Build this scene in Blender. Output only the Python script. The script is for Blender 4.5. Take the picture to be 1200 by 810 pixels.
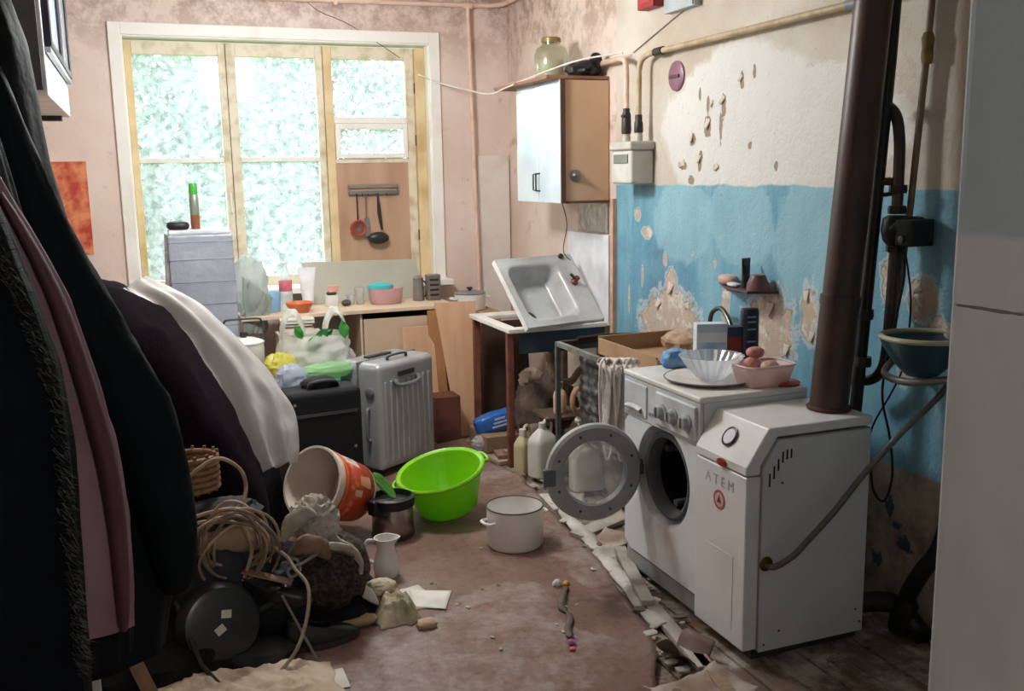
import bpy, math, random
from mathutils import Vector, Matrix, noise
random.seed(7)
for o in list(bpy.data.objects): bpy.data.objects.remove(o)
sc = bpy.context.scene
C = sc.collection
PI = math.pi
R = math.radians

# ------------------------------------------------------------------ camera
def cam_basis(yaw, pitch, roll):
    f = Vector((math.sin(yaw)*math.cos(pitch), math.cos(yaw)*math.cos(pitch), -math.sin(pitch)))
    r = Vector((math.cos(yaw), -math.sin(yaw), 0)); u = r.cross(f)
    c, s = math.cos(roll), math.sin(roll)
    return c*r+s*u, -s*r+c*u, f
cd = bpy.data.cameras.new('camera'); cam = bpy.data.objects.new('camera', cd); C.objects.link(cam)
r_, u_, f_ = cam_basis(R(20.8), R(10.05), R(-1.0))
cam.matrix_world = Matrix(((r_.x, u_.x, -f_.x, 0), (r_.y, u_.y, -f_.y, 0), (r_.z, u_.z, -f_.z, 1.65), (0, 0, 0, 1)))
cd.sensor_width = 36; cd.lens = 1140/1200*36; cd.clip_start = .02; cd.clip_end = 200
sc.camera = cam
# ------------------------------------------------------------------ world, light, exposure
w = bpy.data.worlds.new('overcast_sky'); sc.world = w; w.use_nodes = True
bg = w.node_tree.nodes['Background']
bg.inputs[0].default_value = (.86, .95, 1.0, 1); bg.inputs[1].default_value = 3.2
pl = bpy.data.lights.new('window_portal', 'AREA'); pl.shape = 'RECTANGLE'; pl.size = 2.0; pl.size_y = 1.65
pl.cycles.is_portal = True
po = bpy.data.objects.new('window_portal', pl); C.objects.link(po)
po.location = (.95, 7.02, 1.74); po.rotation_euler = (R(-90), 0, 0)
# unseen fill lamp added to brighten the kitchen (globe at the script's end)
kl = bpy.data.lights.new('kitchen_fill', 'POINT'); kl.energy = 44; kl.shadow_soft_size = .2; kl.color = (.97, .99, 1)
ko = bpy.data.objects.new('kitchen_fill', kl); C.objects.link(ko); ko.location = (.8, 4.6, 2.5)
sc.view_settings.view_transform = 'Standard'; sc.view_settings.look = 'None'
sc.view_settings.exposure = 1.5; sc.view_settings.gamma = 1.0; sc.view_settings.use_curve_mapping = False
sc.cycles.max_bounces = 12; sc.cycles.diffuse_bounces = 6; sc.cycles.transparent_max_bounces = 16
sc.cycles.sample_clamp_indirect = 8.0; sc.cycles.use_denoising = True

# ------------------------------------------------------------------ materials
def lin(h):
    h = h.lstrip('#'); c = [int(h[i:i+2], 16)/255 for i in (0, 2, 4)]
    return tuple(x/12.92 if x <= .04045 else ((x+.055)/1.055)**2.4 for x in c)+(1,)
_m = {}
def nodes_of(name):
    m = bpy.data.materials.new(name); m.use_nodes = True
    return m, m.node_tree.nodes, m.node_tree.links, m.node_tree.nodes['Principled BSDF']
def mat(col, rough=.55, metal=0, col2=None, vs=7, lo=.35, hi=.7, bump=.15, bs=45, spec=.4, coat=0, trans=0, det=6, stretch=None):
    """principled with noise-mixed colour and fine bump"""
    key = (col, rough, metal, col2, vs, lo, hi, bump, bs, spec, coat, trans, stretch)
    if key in _m: return _m[key]
    m, n, l, p = nodes_of('mat_%02d' % len(_m)); _m[key] = m
    tc = n.new('ShaderNodeTexCoord'); src = tc.outputs['Object']
    if stretch:
        mp = n.new('ShaderNodeMapping'); mp.inputs['Scale'].default_value = stretch; l.new(src, mp.inputs[0]); src = mp.outputs[0]
    a = lin(col)
    b = lin(col2) if col2 else tuple(x*.72 for x in a[:3])+(1,)
    t = n.new('ShaderNodeTexNoise'); t.inputs['Scale'].default_value = vs; t.inputs['Detail'].default_value = det; l.new(src, t.inputs[0])
    r = n.new('ShaderNodeValToRGB'); r.color_ramp.elements[0].position = lo; r.color_ramp.elements[1].position = hi
    r.color_ramp.elements[0].color = a; r.color_ramp.elements[1].color = b
    l.new(t.outputs[0], r.inputs[0]); l.new(r.outputs[0], p.inputs['Base Color'])
    p.inputs['Roughness'].default_value = rough; p.inputs['Metallic'].default_value = metal
    p.inputs['Specular IOR Level'].default_value = spec; p.inputs['Coat Weight'].default_value = coat
    if trans: p.inputs['Transmission Weight'].default_value = trans
    if bump:
        t2 = n.new('ShaderNodeTexNoise'); t2.inputs['Scale'].default_value = bs; t2.inputs['Detail'].default_value = 4; l.new(src, t2.inputs[0])
        bp = n.new('ShaderNodeBump'); bp.inputs['Strength'].default_value = bump; bp.inputs['Distance'].default_value = .01
        l.new(t2.outputs[0], bp.inputs['Height']); l.new(bp.outputs[0], p.inputs['Normal'])
    return m
def thin_glass(name, tint=(1, 1, 1, 1), haze=0., gloss=.06, hazecol=(.9, .93, .95, 1), speck=0):
    m, n, l, p = nodes_of(name); n.remove(p); out = n['Material Output']
    tr = n.new('ShaderNodeBsdfTransparent'); tr.inputs[0].default_value = tint
    gl = n.new('ShaderNodeBsdfGlossy'); gl.inputs['Roughness'].default_value = .08
    lw = n.new('ShaderNodeLayerWeight'); lw.inputs[0].default_value = .25
    mx = n.new('ShaderNodeMixShader')
    ad = n.new('ShaderNodeMath'); ad.operation = 'MULTIPLY_ADD'; ad.inputs[1].default_value = .7; ad.inputs[2].default_value = gloss
    l.new(lw.outputs['Facing'], ad.inputs[0]); l.new(ad.outputs[0], mx.inputs[0]); l.new(tr.outputs[0], mx.inputs[1]); l.new(gl.outputs[0], mx.inputs[2])
    last = mx
    if haze:
        ts = n.new('ShaderNodeBsdfTranslucent'); ts.inputs[0].default_value = hazecol
        m2 = n.new('ShaderNodeMixShader'); m2.inputs[0].default_value = haze
        if speck:
            tc = n.new('ShaderNodeTexCoord'); t = n.new('ShaderNodeTexNoise'); t.inputs['Scale'].default_value = speck; t.inputs['Detail'].default_value = 8
            l.new(tc.outputs['Object'], t.inputs[0])
            r = n.new('ShaderNodeMapRange'); r.inputs[1].default_value = .35; r.inputs[2].default_value = .68
            r.inputs[3].default_value = haze*.55; r.inputs[4].default_value = min(1, haze*1.5); l.new(t.outputs[0], r.inputs[0]); l.new(r.outputs[0], m2.inputs[0])
        l.new(mx.outputs[0], m2.inputs[1]); l.new(ts.outputs[0], m2.inputs[2]); last = m2
    l.new(last.outputs[0], out.inputs[0]); return m
def sheer(name, col, opac=.75, rough=.3, tl=.5):
    """thin plastic film / cloth that lets light through"""
    m, n, l, p = nodes_of(name); n.remove(p); out = n['Material Output']
    d = n.new('ShaderNodeBsdfPrincipled'); d.inputs['Base Color'].default_value = lin(col); d.inputs['Roughness'].default_value = rough
    t = n.new('ShaderNodeBsdfTranslucent'); t.inputs[0].default_value = lin(col)
    a = n.new('ShaderNodeMixShader'); a.inputs[0].default_value = tl; l.new(d.outputs[0], a.inputs[1]); l.new(t.outputs[0], a.inputs[2])
    tr = n.new('ShaderNodeBsdfTransparent'); b = n.new('ShaderNodeMixShader'); b.inputs[0].default_value = opac
    l.new(tr.outputs[0], b.inputs[1]); l.new(a.outputs[0], b.inputs[2]); l.new(b.outputs[0], out.inputs[0]); return m

# node helpers for the walls and floor (world-space patterns)
class NT:
    def __init__(s, name):
        s.m, s.n, s.l, s.p = nodes_of(name)
        g = s.n.new('ShaderNodeNewGeometry'); s.pos = g.outputs['Position']
        sp = s.n.new('ShaderNodeSeparateXYZ'); s.l.new(s.pos, sp.inputs[0]); s.x, s.y, s.z = sp.outputs
    def set(s, sock, v):
        if hasattr(v, 'is_output'): s.l.new(v, sock)
        else: sock.default_value = v
    def math(s, op, a, b=0., c=0.):
        k = s.n.new('ShaderNodeMath'); k.operation = op
        for i, v in enumerate((a, b, c)): s.set(k.inputs[i], v)
        return k.outputs[0]
    def noise(s, scale, det=6, rough=.55, stretch=None, off=0):
        t = s.n.new('ShaderNodeTexNoise'); t.inputs['Scale'].default_value = scale; t.inputs['Detail'].default_value = det; t.inputs['Roughness'].default_value = rough
        mp = s.n.new('ShaderNodeMapping'); mp.inputs['Location'].default_value = (off, off*1.7, off*.6)
        if stretch: mp.inputs['Scale'].default_value = stretch
        s.l.new(s.pos, mp.inputs[0]); s.l.new(mp.outputs[0], t.inputs[0])
        return t.outputs[0]
    def step(s, v, a, b):
        k = s.n.new('ShaderNodeMapRange'); s.set(k.inputs[0], v); k.inputs[1].default_value = a; k.inputs[2].default_value = b; return k.outputs[0]
    def mix(s, f, a, b):
        k = s.n.new('ShaderNodeMix'); k.data_type = 'RGBA'; s.set(k.inputs[0], f)
        s.set(k.inputs[6], lin(a) if isinstance(a, str) else a); s.set(k.inputs[7], lin(b) if isinstance(b, str) else b); return k.outputs[2]
    def patches(s, a, b, L, rag=.8, ns=9):
        """union of ragged ellipses (ca, cb, ra, rb) in the plane of sockets a, b"""
        t = s.math('MULTIPLY_ADD', s.noise(ns, 8, .65, off=3.3), 2*rag, -rag)
        res = None
        for ca, cb, ra, rb in L:
            u = s.math('MULTIPLY', s.math('SUBTRACT', a, ca), 1/ra); v = s.math('MULTIPLY', s.math('SUBTRACT', b, cb), 1/rb)
            d = s.math('SQRT', s.math('ADD', s.math('MULTIPLY', u, u), s.math('MULTIPLY', v, v)))
            res = d if res is None else s.math('MINIMUM', res, d)
        raw = s.math('ADD', res, t); s.raw = raw
        return s.step(raw, 1.06, .94)
    def bump(s, h, strength=.4, dist=.01):
        k = s.n.new('ShaderNodeBump'); k.inputs['Strength'].default_value = strength; k.inputs['Distance'].default_value = dist
        s.set(k.inputs['Height'], h); s.l.new(k.outputs[0], s.p.inputs['Normal'])
    def done(s, col, rough=.75):
        s.set(s.p.inputs['Base Color'], col); s.set(s.p.inputs['Roughness'], rough); s.p.inputs['Specular IOR Level'].default_value = .3
        return s.m

# ------------------------------------------------------------------ mesh builder
def frames(pts, closed=False):
    n = len(pts); T = []
    for i in range(n):
        a = pts[(i-1) % n] if (closed or i > 0) else pts[0]; b = pts[(i+1) % n] if (closed or i < n-1) else pts[-1]
        d = b-a; T.append(d.normalized() if d.length > 1e-9 else Vector((0, 0, 1)))
    up = Vector((0, 0, 1)) if abs(T[0].z) < .9 else Vector((1, 0, 0))
    N = [(up-T[0]*up.dot(T[0])).normalized()]
    for i in range(1, n):
        v = N[-1]-T[i]*N[-1].dot(T[i]); N.append(v.normalized() if v.length > 1e-6 else N[-1])
    return T, N
def spline(P, k=6, closed=False):
    P = [Vector(p) for p in P]; n = len(P); out = []
    for i in range(n if closed else n-1):
        g = (lambda j: P[j % n]) if closed else (lambda j: P[max(0, min(n-1, j))])
        p0, p1, p2, p3 = g(i-1), g(i), g(i+1), g(i+2)
        for q in range(k):
            t = q/k
            out.append(.5*((2*p1)+(p2-p0)*t+(2*p0-5*p1+4*p2-p3)*t*t+(3*p1-p0-3*p2+p3)*t**3))
    if not closed: out.append(P[-1])
    return out
class MB:
    def __init__(s): s.v = []; s.f = []
    def add(s, vs, fs, M=None):
        o = len(s.v); s.v += [(M @ Vector(v)) if M else Vector(v) for v in vs]; s.f += [tuple(i+o for i in f) for f in fs]; return s
    def bx(s, x0, x1, y0, y1, z0, z1, M=None):
        return s.add([(x0, y0, z0), (x1, y0, z0), (x1, y1, z0), (x0, y1, z0), (x0, y0, z1), (x1, y0, z1), (x1, y1, z1), (x0, y1, z1)],
                     [(0, 3, 2, 1), (4, 5, 6, 7), (0, 1, 5, 4), (1, 2, 6, 5), (2, 3, 7, 6), (3, 0, 4, 7)], M)
    def box(s, c, d, M=None):
        return s.bx(c[0]-d[0]/2, c[0]+d[0]/2, c[1]-d[1]/2, c[1]+d[1]/2, c[2]-d[2]/2, c[2]+d[2]/2, M)
    def prism(s, poly, ext, M=None):
        n = len(poly); e = Vector(ext); a = [Vector(p) for p in poly]
        nrm = Vector((0, 0, 0))
        for i in range(n): nrm += a[i].cross(a[(i+1) % n])
        if nrm.dot(e) < 0: a.reverse()
        return s.add(a+[p+e for p in a], [tuple(range(n-1, -1, -1)), tuple(range(n, 2*n))]+[(i, (i+1) % n, n+(i+1) % n, n+i) for i in range(n)], M)
    def tube(s, path, r, seg=10, closed=False, caps=True, M=None, flat=1.):
        P = [Vector(p) for p in path]; n = len(P); T, N = frames(P, closed); vs = []
        for i in range(n):
            rr = r[i] if isinstance(r, (list, tuple)) else r; B = T[i].cross(N[i])
            for k in range(seg):
                a = 2*PI*k/seg; vs.append(P[i]+N[i]*math.cos(a)*rr*flat+B*math.sin(a)*rr)
        fs = [(i*seg+k, i*seg+(k+1) % seg, ((i+1) % n)*seg+(k+1) % seg, ((i+1) % n)*seg+k) for i in range(n if closed else n-1) for k in range(seg)]
        if caps and not closed: fs += [tuple(range(seg-1, -1, -1)), tuple((n-1)*seg+k for k in range(seg))]
        return s.add(vs, fs, M)
    def lathe(s, prof, seg=32, M=None, wob=None, closed=False):
        n = len(prof); vs = []
        for i, (r, z) in enumerate(prof):
            for k in range(seg):
                a = 2*PI*k/seg; rr = r*(wob(a, z) if wob else 1); vs.append((rr*math.cos(a), rr*math.sin(a), z))
        fs = [(i*seg+k, i*seg+(k+1) % seg, ((i+1) % n)*seg+(k+1) % seg, ((i+1) % n)*seg+k) for i in range(n if closed else n-1) for k in range(seg)]
        if not closed:   # small fittings get closed ends, wide rings stay open
            if prof[0][0] < .04: fs.append(tuple(range(seg-1, -1, -1)))
            if prof[-1][0] < .04: fs.append(tuple((n-1)*seg+k for k in range(seg)))
        return s.add(vs, fs, M)
    def grid(s, fn, nu, nv, cu=False, M=None):
        vs = [fn(i/(nu if cu else nu-1), j/(nv-1)) for j in range(nv) for i in range(nu)]
        fs = [(j*nu+i, j*nu+(i+1) % nu, (j+1)*nu+(i+1) % nu, (j+1)*nu+i) for j in range(nv-1) for i in range(nu if cu else nu-1)]
        return s.add(vs, fs, M)
    def blob(s, c, r, amp=.1, sc_=4, nu=28, nv=16, p=1., seed=0, M=None, flatbot=None):
        def sg(x): return math.copysign(abs(x)**p, x)
        def fn(u, v):
            th = 2*PI*u; ph = PI*(v-.5)
            d = Vector((sg(math.cos(ph))*sg(math.cos(th)), sg(math.cos(ph))*sg(math.sin(th)), sg(math.sin(ph))))
            k = 1+amp*crum(d, sc_, seed)
            z = c[2]+d.z*r[2]*k
            if flatbot is not None: z = max(z, flatbot)
            return (c[0]+d.x*r[0]*k, c[1]+d.y*r[1]*k, z)
        return s.grid(fn, nu, nv, True, M)
    def obj(s, name, m, parent=None, w=False, smooth=40, bevel=0, seg=2, sub=0, solid=0, label=None, cat=None, group=None, kind=None):
        vs = s.v; loc = Vector((0, 0, 0))
        if parent is not None and w:
            inv = MW[parent.name].inverted(); vs = [inv @ v for v in vs]
        if parent is None:
            lo = [min(v[i] for v in vs) for i in range(3)]; hi = [max(v[i] for v in vs) for i in range(3)]
            loc = Vector(((lo[0]+hi[0])/2, (lo[1]+hi[1])/2, lo[2])); vs = [v-loc for v in vs]
        me = bpy.data.meshes.new(name); me.from_pydata([tuple(v) for v in vs], [], s.f); me.update()
        if smooth:
            me.shade_smooth(); me.set_sharp_from_angle(angle=R(smooth))
        me.materials.append(m)
        o = bpy.data.objects.new(name, me); C.objects.link(o); o.location = loc
        if parent is not None: o.parent = parent
        MW[o.name] = (MW[parent.name] if parent is not None else Matrix()) @ Matrix.Translation(loc)
        if bevel:
            k = o.modifiers.new('bevel', 'BEVEL'); k.width = bevel; k.segments = seg; k.limit_method = 'ANGLE'; k.angle_limit = R(35)
        if solid:
            k = o.modifiers.new('solid', 'SOLIDIFY'); k.thickness = solid; k.offset = 0
        if sub:
            k = o.modifiers.new('sub', 'SUBSURF'); k.levels = sub; k.render_levels = sub
        tag(o, label, cat, group, kind)
        return o
MW = {}
def crum(d, s=4, seed=0):
    """crumpled-cloth height in about -1..1"""
    q = Vector((d[0]*s+seed*7.1, d[1]*s-seed*3.7, d[2]*s+seed*1.3))
    return (1-2*abs(noise.noise(q)))*.6+noise.noise(q*2.3)*.35+noise.noise(q*5.1)*.15
def nz(x, y=0, z=0): return noise.noise(Vector((x, y, z)))
def tag(o, label=None, cat=None, group=None, kind=None):
    if label: o['label'] = label
    if cat: o['category'] = cat
    if group: o['group'] = group
    if kind: o['kind'] = kind
    return o
def thing(name, label, cat, loc=(0, 0, 0), rz=0, group=None, mx=None):
    o = bpy.data.objects.new(name, None); C.objects.link(o); o.empty_display_size = .05
    M = mx if mx is not None else Matrix.Translation(loc) @ Matrix.Rotation(rz, 4, 'Z')
    o.matrix_world = M; MW[o.name] = M.copy()
    return tag(o, label, cat, group)
def copy_tree(o, parent=None):
    c = o.copy(); C.objects.link(c); c.parent = parent; MW[c.name] = MW[o.name].copy()
    for ch in [x for x in bpy.data.objects if x.parent == o]: copy_tree(ch, c)
    return c
def axis_mx(origin, zdir, up=(0, 0, 1)):
    z = Vector(zdir).normalized(); x = Vector(up).cross(z)
    if x.length < 1e-4: x = Vector((1, 0, 0)).cross(z)
    x.normalize(); y = z.cross(x)
    return Matrix(((x.x, y.x, z.x, origin[0]), (x.y, y.y, z.y, origin[1]), (x.z, y.z, z.z, origin[2]), (0, 0, 0, 1)))
def text_mesh(txt, size, M, depth=.001):
    cu = bpy.data.curves.new('t', 'FONT'); cu.body = txt; cu.size = size; cu.align_x = 'CENTER'; cu.align_y = 'CENTER'; cu.extrude = depth
    o = bpy.data.objects.new('t', cu); C.objects.link(o)
    dg = bpy.context.evaluated_depsgraph_get(); me = bpy.data.meshes.new_from_object(o.evaluated_get(dg))
    b = MB().add([v.co for v in me.vertices], [tuple(p.vertices) for p in me.polygons], M)
    bpy.data.objects.remove(o); bpy.data.curves.remove(cu); bpy.data.meshes.remove(me)
    return b
XR, XL, YB, ZC = 2.5, -.6, 6.57, 2.85

# ================================================================== STRUCTURE
def wall_right_mat():
    t = NT('right_wall_paint')
    wob = t.math('MULTIPLY_ADD', t.noise(5, 5), .05, -.025)
    zz = t.math('ADD', t.z, wob)
    big = t.noise(1.6, 6); fine = t.noise(22, 8, .7); streak = t.noise(9, 6, .6, (1, 1, .18))
    cream = t.mix(t.step(big, .38, .66), '#cdc6ba', '#b8aa99')
    cream = t.mix(t.patches(t.y, t.z, [(3.75, 1.85, .62, .33), (3.2, 1.8, .5, .25)], .35, 4), cream, '#d6d4cf')
    chips = t.patches(t.y, t.z, [(3.98, 1.84, .03, .05), (3.85, 1.93, .018, .06), (4.11, 1.79, .025, .03), (4.2, 1.67, .05, .02), (4.04, 1.69, .02, .045), (3.87, 1.84, .012, .07),
                                 (3.71, 2.03, .014, .035), (3.98, 1.94, .012, .04), (3.9, 1.66, .02, .015), (3.62, 2.06, .01, .025), (3.64, 1.75, .015, .02), (4.12, 1.6, .03, .02), (3.45, 1.66, .012, .02), (4.05, 1.99, .012, .03)], 1.0, 26)
    cream = t.mix(chips, cream, '#94836f')
    blue = t.mix(t.step(streak, .35, .7), '#6398b0', '#86b4c4')
    blue = t.mix(t.step(t.noise(2.2, 7, off=5), .52, .72), blue, '#537f9a')
    blue = t.mix(t.math('MULTIPLY', t.patches(t.y, t.z, [(4.2, 1.4, .3, .2), (3.7, 1.42, .25, .2), (3.2, 1.35, .25, .3)], .5, 5), .5), blue, '#9cc3ce')
    peel = t.patches(t.y, t.z, [(4.28, .93, .22, .12), (4.42, .87, .2, .1), (4.3, 1.08, .06, .07), (3.46, .97, .16, .16), (3.2, 1.07, .05, .12), (3.08, .9, .05, .12),
                                (2.6, 1.2, .07, .07), (2.75, 1.25, .05, .09), (4.55, 1.33, .05, .03), (4.66, 1.42, .03, .03), (3.8, 1.05, .03, .09), (2.52, 1.1, .05, .05), (4.6, 1.1, .012, .05), (4.36, 1.2, .02, .03), (3.9, 1.22, .012, .02), (4.1, 1.25, .015, .012), (2.66, .95, .04, .06), (4.75, .95, .01, .06)], 1.0, 15)
    border = t.math('SUBTRACT', t.step(t.raw, 1.32, 1.2), peel)
    under = t.mix(t.step(fine, .4, .6), '#c4ab99', '#b3a79b')
    under = t.mix(t.step(t.noise(13, 8, .7, off=12), .5, .6), under, '#d9d3c8')
    blue = t.mix(t.math('MULTIPLY', border, .55), blue, '#d3d6d2')
    blue = t.mix(peel, blue, under)
    speck = t.math('MULTIPLY', t.step(t.noise(55, 4, .6, off=20), .66, .72), t.step(t.noise(3, 4, off=21), .42, .6))
    blue = t.mix(t.math('MULTIPLY', speck, .7), blue, '#4f5a5e')
    cream = t.mix(t.math('MULTIPLY', speck, .6), cream, '#8a7a68')
    low = t.mix(t.step(t.noise(7, 8, .7, off=9), .42, .62), '#b5aa9b', '#85796c')
    low = t.mix(t.patches(t.y, t.z, [(2.62, .3, .03, .03), (2.7, .42, .02, .04), (2.85, .25, .03, .06), (2.75, .2, .03, .03), (2.66, .36, .03, .015)], 1.6, 34), low, '#4a5560')
    pink = t.mix(t.step(big, .4, .7), '#dccabf', '#cbb3a6')
    pink = t.mix(t.step(t.noise(3, 7, .65, off=2), .6, .72), pink, '#8e6a55')
    pink = t.mix(t.math('MULTIPLY', t.step(t.z, 2.1, 2.75), t.math('MULTIPLY', t.step(t.noise(7, 9, .75, off=31), .45, .58), .8)), pink, '#86705f')
    far = t.step(t.y, 4.9, 4.915)
    col = t.mix(t.step(zz, 1.572, 1.58), blue, cream)
    col = t.mix(t.step(zz, .59, .57), col, low)
    col = t.mix(far, col, pink)
    hgt = t.math('ADD', t.math('MULTIPLY', fine, .35), t.math('MULTIPLY', t.math('MAXIMUM', peel, chips), -1.2))
    hgt = t.math('ADD', hgt, t.math('MULTIPLY', t.noise(6, 5, .6, off=7), 1.2))
    crk = t.math('ABSOLUTE', t.math('SUBTRACT', t.noise(8, 6, .6, off=15), .5))
    hgt = t.math('ADD', hgt, t.math('MULTIPLY', t.step(crk, .0, .03), .12))
    t.bump(hgt, .6, .012)
    return t.done(col, t.math('MULTIPLY_ADD', fine, .3, .38))
def wall_pink_mat(name, a, b, c, off=0):
    t = NT(name)
    col = t.mix(t.step(t.noise(1.4, 6, off=off), .38, .68), a, b)
    top = t.math('MULTIPLY', t.step(t.z, 2.3, 2.8), t.step(t.noise(6, 9, .75, off=off+4), .42, .56))
    col = t.mix(t.math('MULTIPLY', top, .8), col, c)
    col = t.mix(t.math('MULTIPLY', t.step(t.noise(11, 9, .75, off=off+8), .6, .72), .6), col, c)
    t.bump(t.math('ADD', t.noise(4, 5, off=off), t.math('MULTIPLY', t.noise(30, 6, .7), .3)), .35, .015)
    return t.done(col, .8)
M_wr = wall_right_mat()
M_wb = wall_pink_mat('back_wall_paint', '#e0d0c7', '#d2bdb2', '#9a7e70')
M_wl = wall_pink_mat('left_wall_paint', '#d5c1b5', '#c4aa9a', '#86705f', 5)
M_wf = wall_pink_mat('front_wall_paint', '#d6d4d0', '#c2c1be', '#9a9a98', 9)
M_ce = wall_pink_mat('ceiling_paint', '#e6ddd0', '#d8ccbc', '#b09c88', 2)

b = MB().bx(XL-.3, XR+.3, -2.1, YB+.4, -.2, -.03)
floor = b.obj('floor', mat('#4c4038', .85, col2='#6a5f55', vs=5), kind='structure', smooth=0)
# floorboards along the room
def plank_mat():
    t = NT('old_floorboards')
    g = t.noise(3, 8, .65, (9, .6, 9)); d = t.noise(4.5, 8, .7, off=3)
    col = t.mix(t.step(g, .35, .65), '#5b4a3e', '#7d6a5a')
    col = t.mix(t.step(d, .46, .62), col, '#b3aba2')
    col = t.mix(t.step(t.noise(14, 6, .7, off=1), .58, .7), col, '#3a312b')
    t.bump(t.math('ADD', g, t.math('MULTIPLY', d, .5)), .4, .008)
    return t.done(col, .8)
M_pl = plank_mat()
pm = None
for i in range(26):
    x0 = XL+i*(3.1/26)
    if pm is None:
        o = MB().bx(-.056, .056, -4.3, 4.3, -.03, 0).obj('floorboard', M_pl, floor, smooth=0, bevel=.004); pm = o
    else:
        o = pm.copy(); C.objects.link(o)
    o.location = Vector((x0+.0596, 2.25, random.uniform(-.004, 0)))-MW['floor'].translation
    o.parent = floor
# back wall with the window opening
WX0, WX1, WZ0, WZ1 = -.02, 1.94, .93, 2.53
b = MB()
b.bx(XL-.3, WX0, YB, YB+.4, -.03, ZC); b.bx(WX1, XR+.3, YB, YB+.4, -.03, ZC); b.bx(WX0, WX1, YB, YB+.4, -.03, WZ0); b.bx(WX0, WX1, YB, YB+.4, WZ1, ZC)
b.obj('wall_back', M_wb, kind='structure', smooth=0)
MB().bx(XR, XR+.3, -2.1, YB, -.03, ZC).obj('wall_right', M_wr, kind='structure', smooth=0)
MB().bx(XL-.3, XL, -2.1, YB, -.03, ZC).obj('wall_left', M_wl, kind='structure', smooth=0)
MB().bx(XL-.3, XR+.3, -2.1, YB+.4, ZC, ZC+.2).obj('ceiling', M_ce, kind='structure', smooth=0)
# near partition with the doorway the camera looks through
b = MB(); b.bx(.9, XR, .48, .9, -.03, ZC).bx(XL, -.22, .48, .9, -.03, ZC).bx(-.22, .9, .48, .9, 2.12, ZC)
def jamb_mat():
    t = NT('door_jamb_paint')
    wob = t.math('MULTIPLY_ADD', t.noise(9, 5), .02, -.01)
    col = t.mix(t.step(t.noise(4, 6, .55, (1.5, 1.5, .6)), .3, .75), '#c9cbcc', '#b7babb')
    col = t.mix(t.step(t.math('ADD', t.z, wob), 1.565, 1.575), col, '#a3b0b6')
    crack = t.patches(t.y, t.z, [(.83, 1.487, .05, .0022), (.74, 1.489, .05, .003)], .9, 30)
    col = t.mix(crack, col, '#6f6d6a')
    t.bump(t.math('ADD', t.noise(9, 5, .5), t.math('MULTIPLY', crack, -1)), .35, .012)
    return t.done(col, .6)
b.obj('wall_front', jamb_mat(), kind='structure', smooth=0, bevel=.02, seg=4)
MB().bx(XL, XR, -2.1, -2.0, -.03, ZC).obj('wall_hall', M_wf, kind='structure', smooth=0)

# ------------------------------------------------------------------ window
M_wh = mat('#e9e7e1', .5, col2='#d8d2c7', vs=5, lo=.5, hi=.8, bump=.1)
M_cr = mat('#ddd3bd', .55, col2='#b9a987', vs=10, lo=.48, hi=.72, bump=.15)
M_ye = mat('#dcc59a', .6, col2='#c0a574', vs=6, lo=.42, hi=.75, bump=.2)
M_pw = mat('#bd9a80', .6, col2='#a9846a', vs=3, lo=.35, hi=.7, bump=.1, stretch=(3, 1, .5))
M_pane = thin_glass('old_window_glass', (.95, .98, .97, 1), haze=.13, gloss=.03, speck=26, hazecol=(.92, .97, 1, 1))
win = thing('window_1', 'old cream three-part window with panes and a plywood panel', None, (.96, YB+.12, WZ0)); win['kind'] = 'structure'
def wpart(name, x0, x1, y0, y1, z0, z1, m, bev=.004): return MB().bx(x0, x1, y0, y1, z0, z1).obj(name, m, win, True, 0, bev)
Y0, Y1 = YB+.11, YB+.17
for a in ((WX0-.06, WX0+.012, YB-.025, YB, WZ0-.05, WZ1+.06), (WX1-.012, WX1+.06, YB-.025, YB, WZ0-.05, WZ1+.06), (WX0+.012, WX1-.012, YB-.025, YB, WZ1-.012, WZ1+.06)):
    wpart('casing', *a, M_wh)
for a in ((WX0, WX0+.02, YB, YB+.3, WZ0, WZ1), (WX1-.02, WX1, YB, YB+.3, WZ0, WZ1), (WX0, WX1, YB, YB+.3, WZ1-.02, WZ1)):
    wpart('reveal_lining', *a, M_wh)
wpart('window_sill', WX0-.1, WX1+.08, YB-.14, YB+.3, WZ0-.035, WZ0+.005, M_wh)
for a in ((0, .045, Y0, Y1, WZ0, 2.5, M_ye), (.56, .606, Y0, Y1, WZ0, 2.5, M_cr), (.61, .668, Y0, Y1, WZ0, 2.5, M_cr), (1.18, 1.226, Y0, Y1, WZ0, 2.5, M_cr),
          (1.23, 1.288, Y0, Y1, WZ0, 2.5, M_ye), (1.79, 1.85, Y0, Y1, WZ0, 2.5, M_cr), (1.852, 1.92, Y0-.03, Y1-.02, WZ0, 2.5, M_ye)):
    wpart('stile', *a)
for (x0, x1) in ((.045, .56), (.668, 1.18), (1.288, 1.79)):
    wpart('rail', x0, x1, Y0, Y1, 2.42, 2.5, M_cr); wpart('rail', x0, x1, Y0, Y1, WZ0, 1.0, M_cr)
for (x0, x1) in ((.045, .56), (.668, 1.18)):
    wpart('glazing_bar', x0, x1, Y0+.01, Y1-.01, 1.752, 1.782, M_wh)
    wpart('pane', x0-.004, x1+.004, Y0+.03, Y0+.034, 1.776, 2.425, M_pane, 0); wpart('pane', x0-.004, x1+.004, Y0+.03, Y0+.034, .996, 1.758, M_pane, 0)
wpart('rail', 1.288, 1.79, Y0, Y1, 2.0, 2.04, M_wh); wpart('rail', 1.288, 1.79, Y0, Y1, 1.735, 1.765, M_cr)
wpart('pane', 1.284, 1.794, Y0+.03, Y0+.034, 2.036, 2.425, M_pane, 0)
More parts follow.
